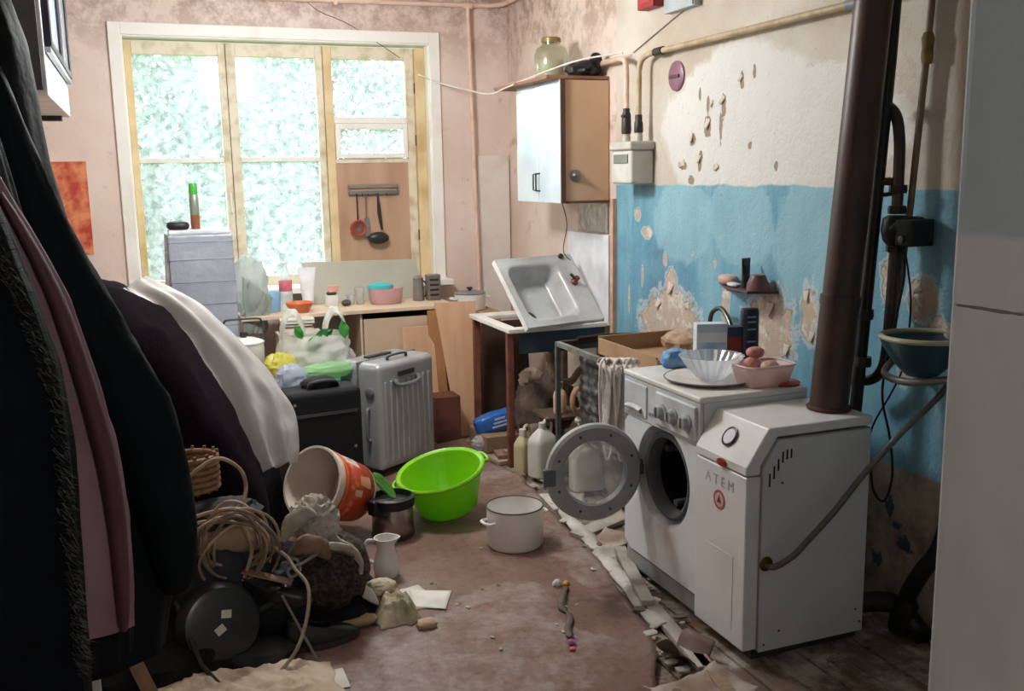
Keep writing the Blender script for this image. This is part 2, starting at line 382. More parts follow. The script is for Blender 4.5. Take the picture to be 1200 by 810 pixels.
v = MB().bx(1.29, 1.325, Y0-.02, Y1-.02, 1.767, 1.998).bx(1.755, 1.788, Y0-.02, Y1-.02, 1.767, 1.998).bx(1.325, 1.755, Y0-.02, Y1-.02, 1.767, 1.8).bx(1.325, 1.755, Y0-.02, Y1-.02, 1.962, 1.998).obj('vent_sash', M_wh, win, True, 0, .004)
MB().bx(1.322, 1.758, Y0+.005, Y0+.009, 1.797, 1.965).obj('pane', M_pane, v, True, 0)
wpart('plywood_panel', 1.288, 1.79, Y0+.005, Y0+.02, 1.0, 1.735, M_pw, .001)
b = MB().tube([(.585, Y0-.002, 1.55), (.585, Y0-.025, 1.55), (.585, Y0-.03, 1.43), (.585, Y0-.002, 1.43)], .006, 8); b.obj('handle', M_wh, win, True)
for z in (1.2, 1.85, 2.2):
    MB().lathe([(.008, 0), (.008, .07)], 10, Matrix.Translation((1.853, Y0-.006, z))).obj('hinge', mat('#5b5046', .5, .6), win, True)
# ------------------------------------------------------------------ outside: garden behind the glass
MB().bx(-30, 34, YB+.6, 60, -.9, -.8).obj('ground', mat('#8fa36a', .9, col2='#6f8550', vs=1), kind='structure', smooth=0)
def leaf_mat(name, col):
    m, n, l, p = nodes_of(name); out = n['Material Output']
    p.inputs['Base Color'].default_value = lin(col); p.inputs['Roughness'].default_value = .5
    t = n.new('ShaderNodeBsdfTranslucent'); t.inputs[0].default_value = lin(col); a = n.new('ShaderNodeMixShader'); a.inputs[0].default_value = .5
    l.new(p.outputs[0], a.inputs[1]); l.new(t.outputs[0], a.inputs[2]); l.new(a.outputs[0], out.inputs[0]); return m
def tree(loc, h, rx, rz, nleaf, m, label, seed):
    rnd = random.Random(seed); t = thing('garden_tree', label, 'tree', loc, 0, 'trees outside the window')
    MB().tube(spline([(0, 0, 0), (.08, .03, h*.4), (-.05, 0, h*.75), (.1, .1, h*1.1)], 4), [.13-.09*i/12 for i in range(13)], 8).obj('trunk', mat('#6d6259', .9), t)
    b = MB()
    for i in range(7):
        a = rnd.uniform(0, 6.28); z = h*rnd.uniform(.45, .9)
        b.tube([(0, 0, z), (math.cos(a)*rx*.4, math.sin(a)*rx*.4, z+.35), (math.cos(a)*rx*.8, math.sin(a)*rx*.8, z+.9)], [.04, .025, .01], 5)
    b.obj('branches', mat('#6d6259', .9), t)
    b = MB()
    for i in range(nleaf):
        while True:
            d = Vector((rnd.uniform(-1, 1), rnd.uniform(-1, 1), rnd.uniform(-1, 1)))
            if d.length < 1 and noise.noise(d*3.1+Vector((seed, 0, 0))) > -.12: break
        c = Vector((d.x*rx, d.y*rx, h*.8+d.z*rz)); s = rnd.uniform(.035, .075)
        e = Vector((rnd.uniform(-1, 1), rnd.uniform(-1, 1), rnd.uniform(-1, 1))).normalized(); g = e.orthogonal().normalized()
        b.add([c-e*s, c-g*s*.5, c+e*s, c+g*s*.5], [(0, 1, 2, 3)])
    tag(b.obj('crown', m, t, smooth=0), kind='stuff')
tree((.2, 10.6, -.8), 2.9, 1.6, 1.9, 15000, leaf_mat('leaf_pale', '#647469'), 'leafy green tree outside behind the double sashes of the window', 3)
tree((2.6, 14.4, -.8), 3.2, 1.9, 2.2, 14000, leaf_mat('leaf_mid', '#5b6b63'), 'green tree outside behind the middle sash of the window', 5)
tree((4.6, 11.2, -.8), 3.6, 1.6, 1.7, 10000, leaf_mat('leaf_blue', '#5f7372'), 'tree outside seen through the small upper pane above the vent', 8)
tree((-1.6, 15.0, -.8), 3.4, 1.6, 1.8, 6000, leaf_mat('leaf_far', '#68796f'), 'tree outside seen at the edge of the first sash', 12)

# ================================================================== FLOOR COVERING AND DEBRIS
def lino_mat():
    t = NT('worn_linoleum')
    g = t.noise(2.2, 7, .6); f = t.noise(24, 8, .7, off=4); w_ = t.noise(3.4, 9, .68, (1.3, .6, 1), off=6)
    col = t.mix(t.step(g, .36, .66), '#755a50', '#84695f')
    col = t.mix(t.math('MULTIPLY', t.step(f, .5, .68), .7), col, '#5e463d')
    col = t.mix(t.math('MULTIPLY', t.step(w_, .52, .7), .45), col, '#a3968f')
    near = t.patches(t.x, t.y, [(.75, 2.75, .32, .55), (1.15, 2.9, .3, .3), (1.68, 3.5, .12, .6), (1.78, 4.5, .18, .5), (1.2, 3.3, .25, .2)], .8, 5)
    col = t.mix(t.math('MULTIPLY', t.math('MULTIPLY', near, .6), t.step(t.noise(9, 8, .7, off=1), .42, .7)), col, '#b4aca7')
    t.bump(t.math('ADD', t.math('MULTIPLY', g, .8), t.math('ADD', t.math('MULTIPLY', f, .15), t.noise(7, 6, .6, (1, .5, 1)))), .5, .012)
    return t.done(col, t.math('MULTIPLY_ADD', f, .35, .2))
edge = [(6.05, 1.72), (5.57, 1.79), (5.08, 1.80), (4.77, 1.85), (3.98, 1.77), (3.56, 1.72), (3.2, 1.67), (2.92, 1.62), (2.74, 1.55), (2.5, 1.42), (2.2, 1.35), (.95, 1.3)]
def edge_x(y):
    for (ya, xa), (yb, xb) in zip(edge, edge[1:]):
        if y <= ya and y >= yb: return xb+(xa-xb)*(y-yb)/(ya-yb)
    return edge[0][1] if y > edge[0][0] else edge[-1][1]
def lino_fn(u, v):
    y = .95+v*5.05; xe = edge_x(y)+.025*nz(y*6, 3)+.012*nz(y*19, 1); x = XL+.02+u*(xe-XL-.02)
    k = max(0, (u-.86)/.14)
    z = .006+.004*max(0, nz(x*2.2, y*1.6))+.010*max(0, nz(x*3, y*5, 4)-.1)*(.3+k)+.03*k*k*max(0, nz(y*2.4, 7)+.25)
    return (x, y, z)
MB().grid(lino_fn, 90, 130).obj('linoleum_sheet', lino_mat(), solid=.003, label='worn reddish-brown linoleum sheet with scuffs and a torn curling edge', cat='linoleum', smooth=60)
M_scrap = mat('#8b7366', .7, col2='#b8aca2', vs=6, lo=.4, hi=.65)
M_board = mat('#a78d76', .75, col2='#7e6755', vs=4, bump=.25, stretch=(1, 6, 6))
M_grey = mat('#b4aca3', .8, col2='#8a8178', vs=6, lo=.4, hi=.65, bump=.3)
M_dust = mat('#c9c2b8', .9, col2='#a39a8f', vs=12, bump=.4, bs=30)
for i, (x, y, l_, w_, rz, m, lab) in enumerate([
        (1.70, 2.95, .75, .055, 82, M_grey, 'long dusty wooden batten along the linoleum edge by the washing machine'),
        (1.77, 3.32, .55, .05, 74, M_grey, 'short pale batten lying askew in front of the washing machine'),
        (1.65, 2.52, .50, .045, 80, M_board, 'brown batten beside the foot of the boiler'),
        (1.93, 3.92, .38, .09, 25, M_grey, 'dusty plank piece beneath the open washer door')]):
    MB().bx(-l_/2, l_/2, -w_/2, w_/2, 0, .022, Matrix.Translation((x, y, .004+.022*(i == 1))) @ Matrix.Rotation(R(rz), 4, 'Z')).obj('batten', m, bevel=.003, smooth=0, label=lab, cat='batten', group='loose battens on the floor')
# curled linoleum scraps, torn bits and plaster chips
def scrap(x, y, l_, w_, rz, m, lab, seed, lift=.03, name='linoleum_scrap', cat='scrap', group='torn scraps by the washing machine', z0=.004):
    def fn(u, v):
        a = (u-.5)*l_; c = (v-.5)*w_*(1+.25*nz(u*4, seed))
        z = z0+lift*(abs(u-.5)*2)**2*max(.1, .6+nz(seed, u*2, v))+.008*(1+nz(a*14, c*14, seed))
        q = Matrix.Rotation(R(rz), 3, 'Z') @ Vector((a*(1+.15*nz(v*5, seed+3)), c, z)); return (q.x+x, q.y+y, q.z)
    return MB().grid(fn, 16, 10).obj(name, m, solid=.004, label=lab, cat=cat, group=group, smooth=50)
scrap(1.86, 3.72, .26, .14, 40, M_scrap, 'curled brown linoleum scrap below the open washer door', 1)
scrap(1.63, 2.68, .16, .13, 20, mat('#7d6a5d', .6, col2='#5a483c'), 'rolled-up torn linoleum flap at the corner of the floor sheet', 2, .09)
scrap(1.92, 4.28, .3, .16, 70, M_dust, 'pale dusty linoleum scrap beside the white canister', 3)
scrap(1.74, 3.52, .22, .1, 60, M_dust, 'white torn scrap on the linoleum edge', 4)
scrap(1.55, 2.45, .3, .2, 10, M_scrap, 'crumpled linoleum offcut in front of the boiler', 6, .05)
# long torn strip of pale backing along the linoleum edge
def torn(u, v):
    y = 4.45-1.55*v; x = edge_x(y)+.01+u*(.075+.03*nz(y*5, 2))+.02*nz(y*3, 8)
    return (x, y, .010+.028*math.sin(PI*u)*max(.15, .6+nz(y*4, 5))+.008*nz(x*20, y*14))
MB().grid(torn, 10, 90).obj('torn_backing', mat('#d0cbc4', .8, col2='#a79d92', vs=7, bump=.3), solid=.003, label='long pale strip of torn backing curling along the linoleum edge', cat='torn strip', smooth=60)
cm = []
M_chip = [mat('#aaa298', .9), mat('#7a6a5e', .85), mat('#c4beb5', .85)]
rnd = random.Random(4)
for i in range(70):
    y = rnd.uniform(2.3, 4.9); x = edge_x(y)+rnd.uniform(.0, .16)
    if i > 55: y = rnd.uniform(2.9, 3.9); x = rnd.uniform(1.0, 1.5)
    if len(cm) < 6:
        o = MB().blob((0, 0, .004), (.024, .016, .005), .45, 2, 7, 4, .6, i).obj('plaster_chip', M_chip[i % 3], smooth=0, label='small plaster chip in the rubble along the torn linoleum edge', cat='plaster chip', group='plaster chips on the floor'); cm.append(o)
    else:
        o = cm[i % 6].copy(); C.objects.link(o)
    if i > 55: o['label'] = 'tiny plaster crumb scattered on the open middle of the linoleum'; o['group'] = 'crumbs on the linoleum'
    s = rnd.uniform(.4, 1.15) if i <= 55 else rnd.uniform(.25, .45)
    o.location = (x, y, .012 if i <= 55 else .009); o.rotation_euler = (0, 0, rnd.uniform(0, 6)); o.scale = (s, s, s)
# peeled strip on the linoleum
t = thing('peeled_strip', 'narrow dark curl of peeled paint with yellow and purple scraps on the linoleum', 'strip', (1.40, 3.12, .012))
P = spline([(1.49, 3.36, .012), (1.44, 3.27, .03), (1.40, 3.2, .016), (1.39, 3.1, .022), (1.345, 3.02, .016), (1.325, 2.95, .02)], 6)
MB().tube(P, [.006+.016*max(0, nz(i*.35, 3)+.35) for i in range(len(P))], 8, flat=.45).obj('strip', mat('#43342d', .6, col2='#6d625c'), t, True)
MB().blob((1.50, 3.38, .018), (.014, .012, .01), .4, 2, 10, 6, 1, 3).obj('yellow_scrap', mat('#d8a63a', .6), t, True, label='yellow scrap')
MB().blob((1.465, 3.39, .02), (.018, .014, .016), .4, 2, 10, 6, 1, 5).obj('white_scrap', mat('#e4e1dc', .6), t, True, label='white scrap')
MB().blob((1.315, 2.92, .018), (.014, .012, .008), .4, 2, 10, 6, 1, 7).obj('purple_scrap', mat('#a5689a', .6), t, True, label='purple scrap')
MB().blob((1.30, 2.88, .014), (.011, .008, .006), .4, 2, 10, 6, 1, 8).obj('pink_scrap', mat('#d96a78', .6), t, True, label='pink scrap')
MB().blob((.88, 3.25, .022), (.035, .026, .014), .3, 2, 14, 8, .7, 2).obj('brick_chip', mat('#b9a184', .8, col2='#8e7860'), smooth=30, label='small tan chip of wood lying alone on the linoleum', cat='chip')

# ================================================================== PIPES AND WALL THINGS
M_pipeP = mat('#dcbfae', .5, col2='#c5a08d', vs=12, lo=.5, hi=.75)
M_pipeY = mat('#c3af90', .5, col2='#a08c6c', vs=9, lo=.4, hi=.7)
M_blk = mat('#2a2624', .45, col2='#3a302a', vs=12)
M_rust = mat('#5a3a2d', .5, .2, col2='#3d2720', vs=6)
t = thing('heating_pipe', 'pale pink heating pipe running under the ceiling and down beside the window', 'pipe', (2.2, YB-.05, .7))
P = [(XL, YB-.05, 2.755), (1.4, YB-.05, 2.765), (2.36, YB-.05, 2.775), (2.44, YB-.08, 2.785), (2.455, YB-.2, 2.79), (2.455, 5.4, 2.8)]
MB().tube(spline(P[:3], 3)+spline(P[2:], 5)[1:], .016, 10).obj('ceiling_run', M_pipeP, t, True)
MB().tube([(2.195, YB-.06, 2.77), (2.225, YB-.06, 1.2), (2.24, YB-.06, .45)], .014, 10).obj('riser', M_pipeP, t, True)
MB().lathe([(.022, -.03), (.024, 0), (.022, .03)], 12, axis_mx((2.196, YB-.055, 2.77), (1, 0, 0))).obj('tee_fitting', M_pipeP, t, True)
for x in (.4, 1.3): MB().bx(x-.012, x+.012, YB-.07, YB, 2.735, 2.79).obj('clip', M_pipeP, t, True)
# cable swagged from the window to the wall over the cabinet
P = spline([(1.86, YB+.03, 2.32), (1.98, YB-.06, 2.26), (2.1, 6.3, 2.2), (2.12, 5.9, 2.14), (2.12, 5.5, 2.16), (2.28, 5.0, 2.24), (2.44, 4.72, 2.26)], 6)
MB().tube(P, .005, 6).obj('white_cable', mat('#e6e0d8', .5), label='white cable sagging from the window across the wall cabinet to the corner', cat='cable')
MB().tube(spline([(1.1, YB-.012, 2.78), (1.2, YB-.012, 2.7), (1.4, YB-.012, 2.62), (1.72, YB-.03, 2.42)], 5), .0025, 5).obj('thin_wire', mat('#7a5e50', .7), label='thin brown wire running down the wall above the window', cat='wire')
# tall white sheet in the corner, trim strip
MB().bx(2.255, 2.49, YB-.02, YB-.004, .02, 1.775).obj('wall_panel', mat('#ddd6cf', .45, col2='#cbbfb5', vs=5, lo=.5, hi=.8, bump=.05), smooth=0, bevel=.002, label='tall narrow white panel standing in the corner behind the pipe', cat='panel')
MB().bx(2.475, 2.5, 4.9, 4.935, .0, 1.5).obj('trim_1', mat('#d9ac95', .7, col2='#b98a73', vs=9), kind='structure', smooth=0, bevel=.002)
# poster at the far left of the back wall
m, n, l, p = nodes_of('red_poster_print')
tc = n.new('ShaderNodeTexCoord'); no = n.new('ShaderNodeTexNoise'); no.inputs['Scale'].default_value = 11; no.inputs['Detail'].default_value = 5; l.new(tc.outputs['Object'], no.inputs[0])
cr = n.new('ShaderNodeValToRGB'); cr.color_ramp.elements[0].color = lin('#b03a2a'); cr.color_ramp.elements[1].color = lin('#d98a5e'); cr.color_ramp.elements[0].position = .4; cr.color_ramp.elements[1].position = .62
l.new(no.outputs[0], cr.inputs[0]); l.new(cr.outputs[0], p.inputs['Base Color'])
MB().bx(-.55, -.265, YB-.006, YB-.001, 1.2, 1.765).obj('poster', m, smooth=0, label='orange-red paper poster on the pink wall beside the window', cat='poster')
# wall cabinet on the left wall
t = thing('glass_front_cabinet', 'white wall cabinet with dark framed glass door above the coats', 'cabinet', (-.45, 5.0, 1.98))
MB().bx(-.595, -.285, 4.3, 5.75, 1.98, 2.78).obj('carcass', mat('#e6e7ea', .4, bump=.02), t, True, 0, .004)
MB().bx(-.6+.02, -.3, 4.3-.02, 4.3-.002, 2.0, 2.78).obj('side_panel', mat('#3a3c44', .5), t, True, 0, .003)
for (y0, y1) in ((4.33, 5.02), (5.03, 5.72)):
    d = MB().bx(-.283, -.258, y0, y0+.07, 2.17, 2.77).bx(-.283, -.258, y1-.07, y1, 2.17, 2.77).bx(-.283, -.258, y0+.07, y1-.07, 2.7, 2.77).bx(-.283, -.258, y0+.07, y1-.07, 2.17, 2.2).obj('door', mat('#1e2030', .35), t, True, 0, .003)
    MB().bx(-.274, -.268, y0+.065, y1-.065, 2.195, 2.705).obj('pane', mat('#c9d6e2', .15, bump=0, spec=.7), d, True, 0)
MB().bx(-.282, -.262, 4.33, 5.72, 2.145, 2.168).obj('door_rail', mat('#b8bcc4', .3, .4), t, True, 0, .003)
MB().bx(-.5, -.32, 5.6, 5.68, 1.955, 1.98).obj('foot', M_blk, t, True, 0, .003)

# wall cabinet on the right wall
t = thing('wall_cabinet', 'small wall cabinet with glossy pale blue doors and tan side', 'cabinet', (2.35, 5.31, 1.48))
MB().bx(2.222, 2.495, 4.985, 5.64, 1.485, 2.145).obj('carcass', mat('#cfae90', .5, col2='#c09c7e', vs=3, lo=.3, hi=.8, bump=.05), t, True, 0, .003)
M_gb = mat('#c8dbe8', .12, col2='#e4eff5', vs=4, bump=.02, spec=.6, coat=.6)
for i, (y0, y1) in enumerate(((4.98, 5.308), (5.312, 5.645))):
    d = MB().bx(2.2, 2.218, y0, y1, 1.48, 2.15).obj('door', M_gb, t, True, 0, .002)
    yh = 5.29 if i == 0 else 5.33
    MB().tube([(2.2, yh, 1.545), (2.175, yh, 1.55), (2.175, yh, 1.64), (2.2, yh, 1.645)], .005, 8).obj('handle', mat('#4a4540', .35, .7), d, True)
MB().bx(2.197, 2.224, 4.972, 4.985, 1.48, 2.15).obj('edge_strip', mat('#5b3b36', .5), t, True, 0, .001)
MB().bx(2.225, 2.495, 4.976, 4.986, 1.478, 1.492).obj('lower_edge', mat('#6d4a3a', .6), t, True, 0, .001)
k = MB().lathe([(.032, 0), (.034, .006), (.02, .01), (.012, .02), (.017, .03), (.0, .034)], 20, axis_mx((2.285, 4.985, 1.63), (0, -1, 0))).obj('knob', mat('#8d8a86', .3, .8), t, True)
MB().bx(2.12, 2.497, 4.99, 5.82, 2.15, 2.168).obj('shelf_board', mat('#9a6d52', .6, col2='#6d4a38', vs=5), smooth=0, bevel=.002, label='brown board lying on top of the wall cabinet', cat='board')
# jar
t = thing('glass_jar', 'large empty glass jar with brown lid on top of the wall cabinet', 'jar', (2.31, 5.36, 2.169))
M_gj = thin_glass('jar_glass', (.86, .9, .8, 1), haze=.35, gloss=.1, hazecol=(.75, .78, .68, 1))
MB().lathe([(.0, .004), (.085, .004), (.095, .02), (.097, .15), (.085, .185), (.052, .205), (.052, .225)], 32).obj('body', M_gj, t)
MB().lathe([(.0, .22), (.057, .22), (.057, .24), (.05, .246), (.0, .246)], 24).obj('lid', mat('#8d7748', .4, .3), t)
MB().lathe([(.0, .012), (.07, .014), (.072, .12), (.0, .11)], 20).obj('contents', mat('#b9b29c', .7, col2='#d9d5c6', vs=14), t)
# black bag beside the jar
MB().blob((2.40, 5.12, 2.215), (.085, .11, .048), .3, 2.2, 28, 14, 1, 4, flatbot=2.169).obj('black_bag', mat('#231f22', .3, col2='#38383f'), label='crumpled black plastic bag on the wall cabinet beside the jar', cat='bag')
MB().lathe([(.0, 0), (.035, 0), (.038, .012), (.03, .05), (.012, .06), (.0, .06)], 20, axis_mx((2.43, 5.02, 2.24), (-.3, -.7, .6))).obj('black_cup', mat('#1d1b1d', .35), label='small black cup lying at the near end of the cabinet top', cat='cup')

# gas meter with pipes
t = thing('gas_meter', 'white box gas meter on the wall above the blue paint', 'gas meter', (2.43, 4.6, 1.59))
MB().bx(2.365, 2.495, 4.475, 4.70, 1.585, 1.755).obj('body', mat('#cfccc6', .4, col2='#b9b4ab', vs=9), t, True, 0, .012, 3)
MB().bx(2.355, 2.498, 4.465, 4.71, 1.755, 1.80).obj('cover', mat('#c4c0b8', .4), t, True, 0, .012, 3)
MB().bx(2.36, 2.366, 4.51, 4.665, 1.69, 1.735).obj('dial_window', mat('#7e8079', .2, bump=0), t, True, 0, .001)
for y in (4.52, 4.655): MB().lathe([(.02, 0), (.022, .03), (.017, .05)], 14, Matrix.Translation((2.43, y, 1.795))).obj('inlet', mat('#bdb9b1', .4), t, True)
t = thing('gas_pipe', 'yellowish gas pipe rising from the meter and running along the cream wall', 'pipe', (2.44, 4.52, 1.84))
P = [(2.43, 4.52, 1.84), (2.43, 4.52, 2.15)]+spline([(2.43, 4.52, 2.15), (2.44, 4.51, 2.2), (2.45, 4.46, 2.222), (2.455, 4.4, 2.226)], 5)[1:]+[(2.455, 2.0, 2.226), (2.455, .92, 2.226)]
MB().tube(P, .0145, 12).obj('tube', M_pipeY, t, True)
MB().lathe([(.022, 0), (.024, .01), (.022, .05), (.018, .06), (.018, .09)], 12, Matrix.Translation((2.43, 4.52, 1.842))).obj('union_nut', M_blk, t, True)
MB().lathe([(.02, -.04), (.021, 0), (.02, .04)], 12, axis_mx((2.455, 4.36, 2.226), (0, 1, 0))).obj('coupling', M_blk, t, True)
MB().lathe([(.02, -.03), (.021, 0), (.02, .03)], 12, axis_mx((2.455, 2.96, 2.226), (0, 1, 0))).obj('coupling', mat('#8d9498', .5), t, True)
t = thing('meter_riser_pipe', 'pinkish pipe from the meter bending back over the wall cabinet', 'pipe', (2.43, 4.655, 1.84))
P = [(2.43, 4.655, 1.84), (2.43, 4.655, 2.15)]+spline([(2.43, 4.655, 2.15), (2.43, 4.67, 2.21), (2.44, 4.74, 2.232), (2.45, 4.85, 2.235)], 5)[1:]+[(2.46, 6.5, 2.25)]
MB().tube(P, .0145, 12).obj('tube', M_pipeP, t, True)
MB().lathe([(.024, 0), (.026, .02), (.024, .1), (.018, .11), (.018, .13)], 12, Matrix.Translation((2.43, 4.655, 1.842))).obj('union_nut', M_blk, t, True)
MB().tube([(2.425, 4.63, 1.93), (2.38, 4.61, 1.93)], .007, 8).obj('valve_lever', M_blk, t, True)
# mauve vent plate, red box, grey box, wire
t = thing('vent_plate', 'round mauve metal plate with a slot on the cream wall', 'vent plate', (2.5, 4.26, 2.02))
MB().lathe([(.0, 0), (.072, 0), (.072, .008), (.062, .014), (.0, .016)], 32, axis_mx((2.5, 4.26, 2.1), (-1, 0, 0))).obj('disc', mat('#93677a', .35, col2='#7b5364', vs=9), t, True)
MB().bx(2.478, 2.49, 4.215, 4.305, 2.09, 2.105).obj('slot', mat('#5e4038', .5), t, True, 0, .001)
t = thing('red_box', 'small red box high on the wall at the frame top', 'box', (2.47, 4.52, 2.44))
MB().bx(2.44, 2.499, 4.40, 4.56, 2.445, 2.62).obj('case', mat('#a8393a', .5, col2='#8a2c30'), t, True, 0, .004)
MB().bx(2.437, 2.44, 4.43, 4.53, 2.47, 2.6).obj('lid', mat('#b8474a', .4), t, True, 0, .001)
t = thing('junction_box', 'grey junction box on the wall beside the red box', 'junction box', (2.48, 4.2, 2.38))
MB().bx(2.46, 2.499, 4.05, 4.33, 2.395, 2.62).obj('case', mat('#b9c2c4', .5), t, True, 0, .004)
MB().bx(2.456, 2.46, 4.055, 4.06, 2.4, 2.6).obj('edge', mat('#4d5258', .5), t, True, 0)
MB().tube([(2.495, 4.06, 2.43), (2.494, 4.3, 2.37), (2.492, 4.7, 2.26)], .003, 5).obj('grey_wire', mat('#8d8984', .6), label='grey wire running down the wall from the junction box', cat='wire')
# pieces below the wall cabinet
MB().bx(2.485, 2.497, 4.99, 5.38, 1.305, 1.475).obj('foil_square', mat('#b0aca6', .3, .6, col2='#8f8a84', vs=20, bump=.5), smooth=0, bevel=.002, label='dull silver foil square on the wall under the cabinet', cat='foil')
MB().bx(2.47, 2.496, 4.945, 5.5, .78, 1.295).obj('white_board', mat('#e3e4e8', .4, bump=.03), smooth=0, bevel=.003, label='white board against the wall behind the leaning sink', cat='board')
MB().tube(spline([(2.3, 5.2, 1.48), (2.33, 5.2, 1.35), (2.31, 5.21, 1.2), (2.36, 5.22, 1.14)], 5), .003, 5).obj('hanging_wire', mat('#4a4440', .6), label='thin wire dangling below the wall cabinet', cat='wire')
# peeling plaster curls on the cream wall
fl = None
for i, (y, z, s, a) in enumerate([(3.98, 1.86, 1.3, .2), (3.86, 1.96, 1.2, .5), (4.12, 1.8, 1.1, -.3), (4.2, 1.68, 1.2, 1.2), (4.05, 1.7, 1., .1), (3.72, 2.04, .9, .4), (3.95, 1.95, .9, .2), (3.9, 1.66, .9, .7), (4.3, 1.06, 1.6, .3), (3.46, 1.06, 1.7, .1), (3.22, 1.14, 1.2, -.2), (3.18, .98, 1.1, .2), (2.62, 1.23, 1., .9), (4.42, .97, 1.4, .5), (4.14, .99, 1.2, 1.5), (3.34, .9, 1.3, .1)]):
    if fl is None:
        def ffn(u, v): return (-.018*(1-v)**2-.001, (u-.5)*.045*(.5+v*.7), (v-.5)*.06)
        o = MB().grid(ffn, 6, 7).obj('plaster_flake', mat('#d8cdbd', .8, col2='#b7aa99'), bpy.data.objects['wall_right'], solid=.002); fl = o
    else: o = fl.copy(); C.objects.link(o)
    o.parent = bpy.data.objects['wall_right']; o.location = Vector((XR-.001, y, z))-MW['wall_right'].translation; o.rotation_euler = (a, 0, 0); o.scale = (s*.5, s*.6, s*.6)
# corner shelf on the blue wall and what stands on it
MB().prism([(2.498, 3.86, 1.13), (2.498, 3.40, 1.13), (2.38, 3.46, 1.13), (2.37, 3.6, 1.13)], (0, 0, .012)).obj('small_shelf', mat('#5a3d44', .5, col2='#3f2a30'), smooth=0, bevel=.003, label='small dark triangular shelf on the blue wall', cat='shelf')
t = thing('cosmetic_tube', 'black and gold cosmetic tube standing on its cap on the small shelf', 'tube', (2.44, 3.56, 1.142))
MB().lathe([(.0, 0), (.017, 0), (.018, .025), (.0, .025)], 16).obj('cap', M_blk, t)
def tubef(u, v):
    a = 2*PI*u; return (.018*math.cos(a)*(1+.25*v), .018*math.sin(a)*(1-v*.93), .025+v*.105)
MB().grid(tubef, 24, 8, True).obj('body', mat('#2c2a20', .35, col2='#6d6234', vs=18, lo=.5, hi=.65), t)
MB().lathe([(.0, 0), (.05, 0), (.046, .03), (.03, .065), (.0, .07)], 24, Matrix.Translation((2.44, 3.47, 1.142))).obj('brown_cup', mat('#5b3a3c', .4, col2='#7a5450'), label='upturned brown plastic cup at the end of the small shelf', cat='cup')
MB().blob((2.445, 3.70, 1.165), (.035, .055, .024), .1, 2, 20, 10, .8, 1, flatbot=1.142).obj('soap_bar', mat('#c9a79a', .5), label='pinkish bar of soap on the small wall shelf', cat='soap')
MB().blob((2.42, 3.62, 1.152), (.02, .04, .01), .1, 2, 16, 8, .8, 1, flatbot=1.142).obj('razor', mat('#dcdcdc', .4), label='white toothbrush head lying in front of the tube on the shelf', cat='toothbrush')

# ------------------------------------------------------------------ flue and heating pipework at the right
t = thing('flue_pipe', 'thick dark brown metal flue pipe rising from the boiler', 'flue pipe', (2.22, 2.71, .8))
A, B_ = Vector((2.215, 2.715, .795)), Vector((2.335, 2.65, ZC)); D = B_-A
M_fl = mat('#4c352c', .42, .1, col2='#392823', vs=5, bump=.1, bs=20, spec=.5)
MB().tube([A, A+D*.2], .066, 32).obj('lower_section', M_fl, t, True)
MB().tube([A+D*.195, A+D], .062, 32).obj('upper_section', M_fl, t, True)
MB().tube([A+D*.19, A+D*.205], .069, 32).obj('joint_ring', M_fl, t, True)
t = thing('riser_pipe', 'slim black heating pipe behind the brown flue', 'pipe', (2.36, 2.72, 0))
MB().tube([(2.36, 2.75, .0), (2.36, 2.75, .7), (2.40, 2.70, 2.0), (2.42, 2.68, ZC)], .022, 12).obj('tube', mat('#2c2826', .4, .3), t, True)
for z in (.95, 1.12): MB().lathe([(.029, 0), (.031, .015), (.029, .035)], 12, Matrix.Translation((2.375, 2.735, z))).obj('nut', M_blk, t, True)
t = thing('circulation_pump', 'black circulation pump in bent heating pipe with red valve beside flue', 'pump', (2.43, 2.66, .88))
M_pp = mat('#38312e', .4, .3, col2='#54453b', vs=12)
P = spline([(2.38, 2.80, 1.855), (2.40, 2.75, 1.865), (2.42, 2.69, 1.83), (2.425, 2.665, 1.74), (2.425, 2.66, 1.6), (2.425, 2.66, 1.5)], 6)
MB().tube(P, .019, 12).obj('upper_pipe', M_pp, t, True)
P = spline([(2.425, 2.66, 1.37), (2.42, 2.66, 1.2), (2.42, 2.67, 1.02), (2.42, 2.69, .94), (2.41, 2.74, .895), (2.38, 2.84, .885)], 6)
MB().tube(P, .019, 12).obj('lower_pipe', M_pp, t, True)
MB().lathe([(.03, 0), (.042, .015), (.05, .05), (.045, .09), (.03, .1)], 20, Matrix.Translation((2.425, 2.66, 1.385))).obj('volute', mat('#1f1d1d', .4), t, True)
h = MB().lathe([(.0, 0), (.05, 0), (.05, .09), (.046, .1), (.0, .1)], 24, axis_mx((2.425, 2.665, 1.435), (.2, -1, 0))).obj('motor', mat('#1a191a', .45), t, True)
MB().bx(2.385, 2.485, 2.545, 2.62, 1.385, 1.475).obj('terminal_box', mat('#201f20', .4), t, True, 0, .006)
MB().lathe([(.012, 0), (.012, .004), (.0, .005)], 14, axis_mx((2.384, 2.59, 1.41), (-1, 0, 0))).obj('dial', mat('#8c8884', .4), t, True)
for z in (1.36, 1.49, 1.56): MB().lathe([(.03, 0), (.032, .012), (.03, .028)], 6, Matrix.Translation((2.425, 2.66, z))).obj('union_nut', mat('#4a3a30', .4, .5), t, True)
k = MB().tube([(2.425, 2.66, 1.6), (2.4, 2.7, 1.6), (2.39, 2.72, 1.6)], .014, 10).obj('valve', mat('#6d5a48', .4, .6), t, True)
MB().tube([(2.395, 2.71, 1.6), (2.39, 2.715, 1.64), (2.395, 2.715, 1.70)], .006, 8).obj('lever', mat('#8a2f28', .4), k, True, label='red valve lever')
MB().blob((2.385, 2.735, 1.53), (.024, .024, .026), .05, 2, 16, 10).obj('air_vent', mat('#9a978f', .25, .9), t, True)
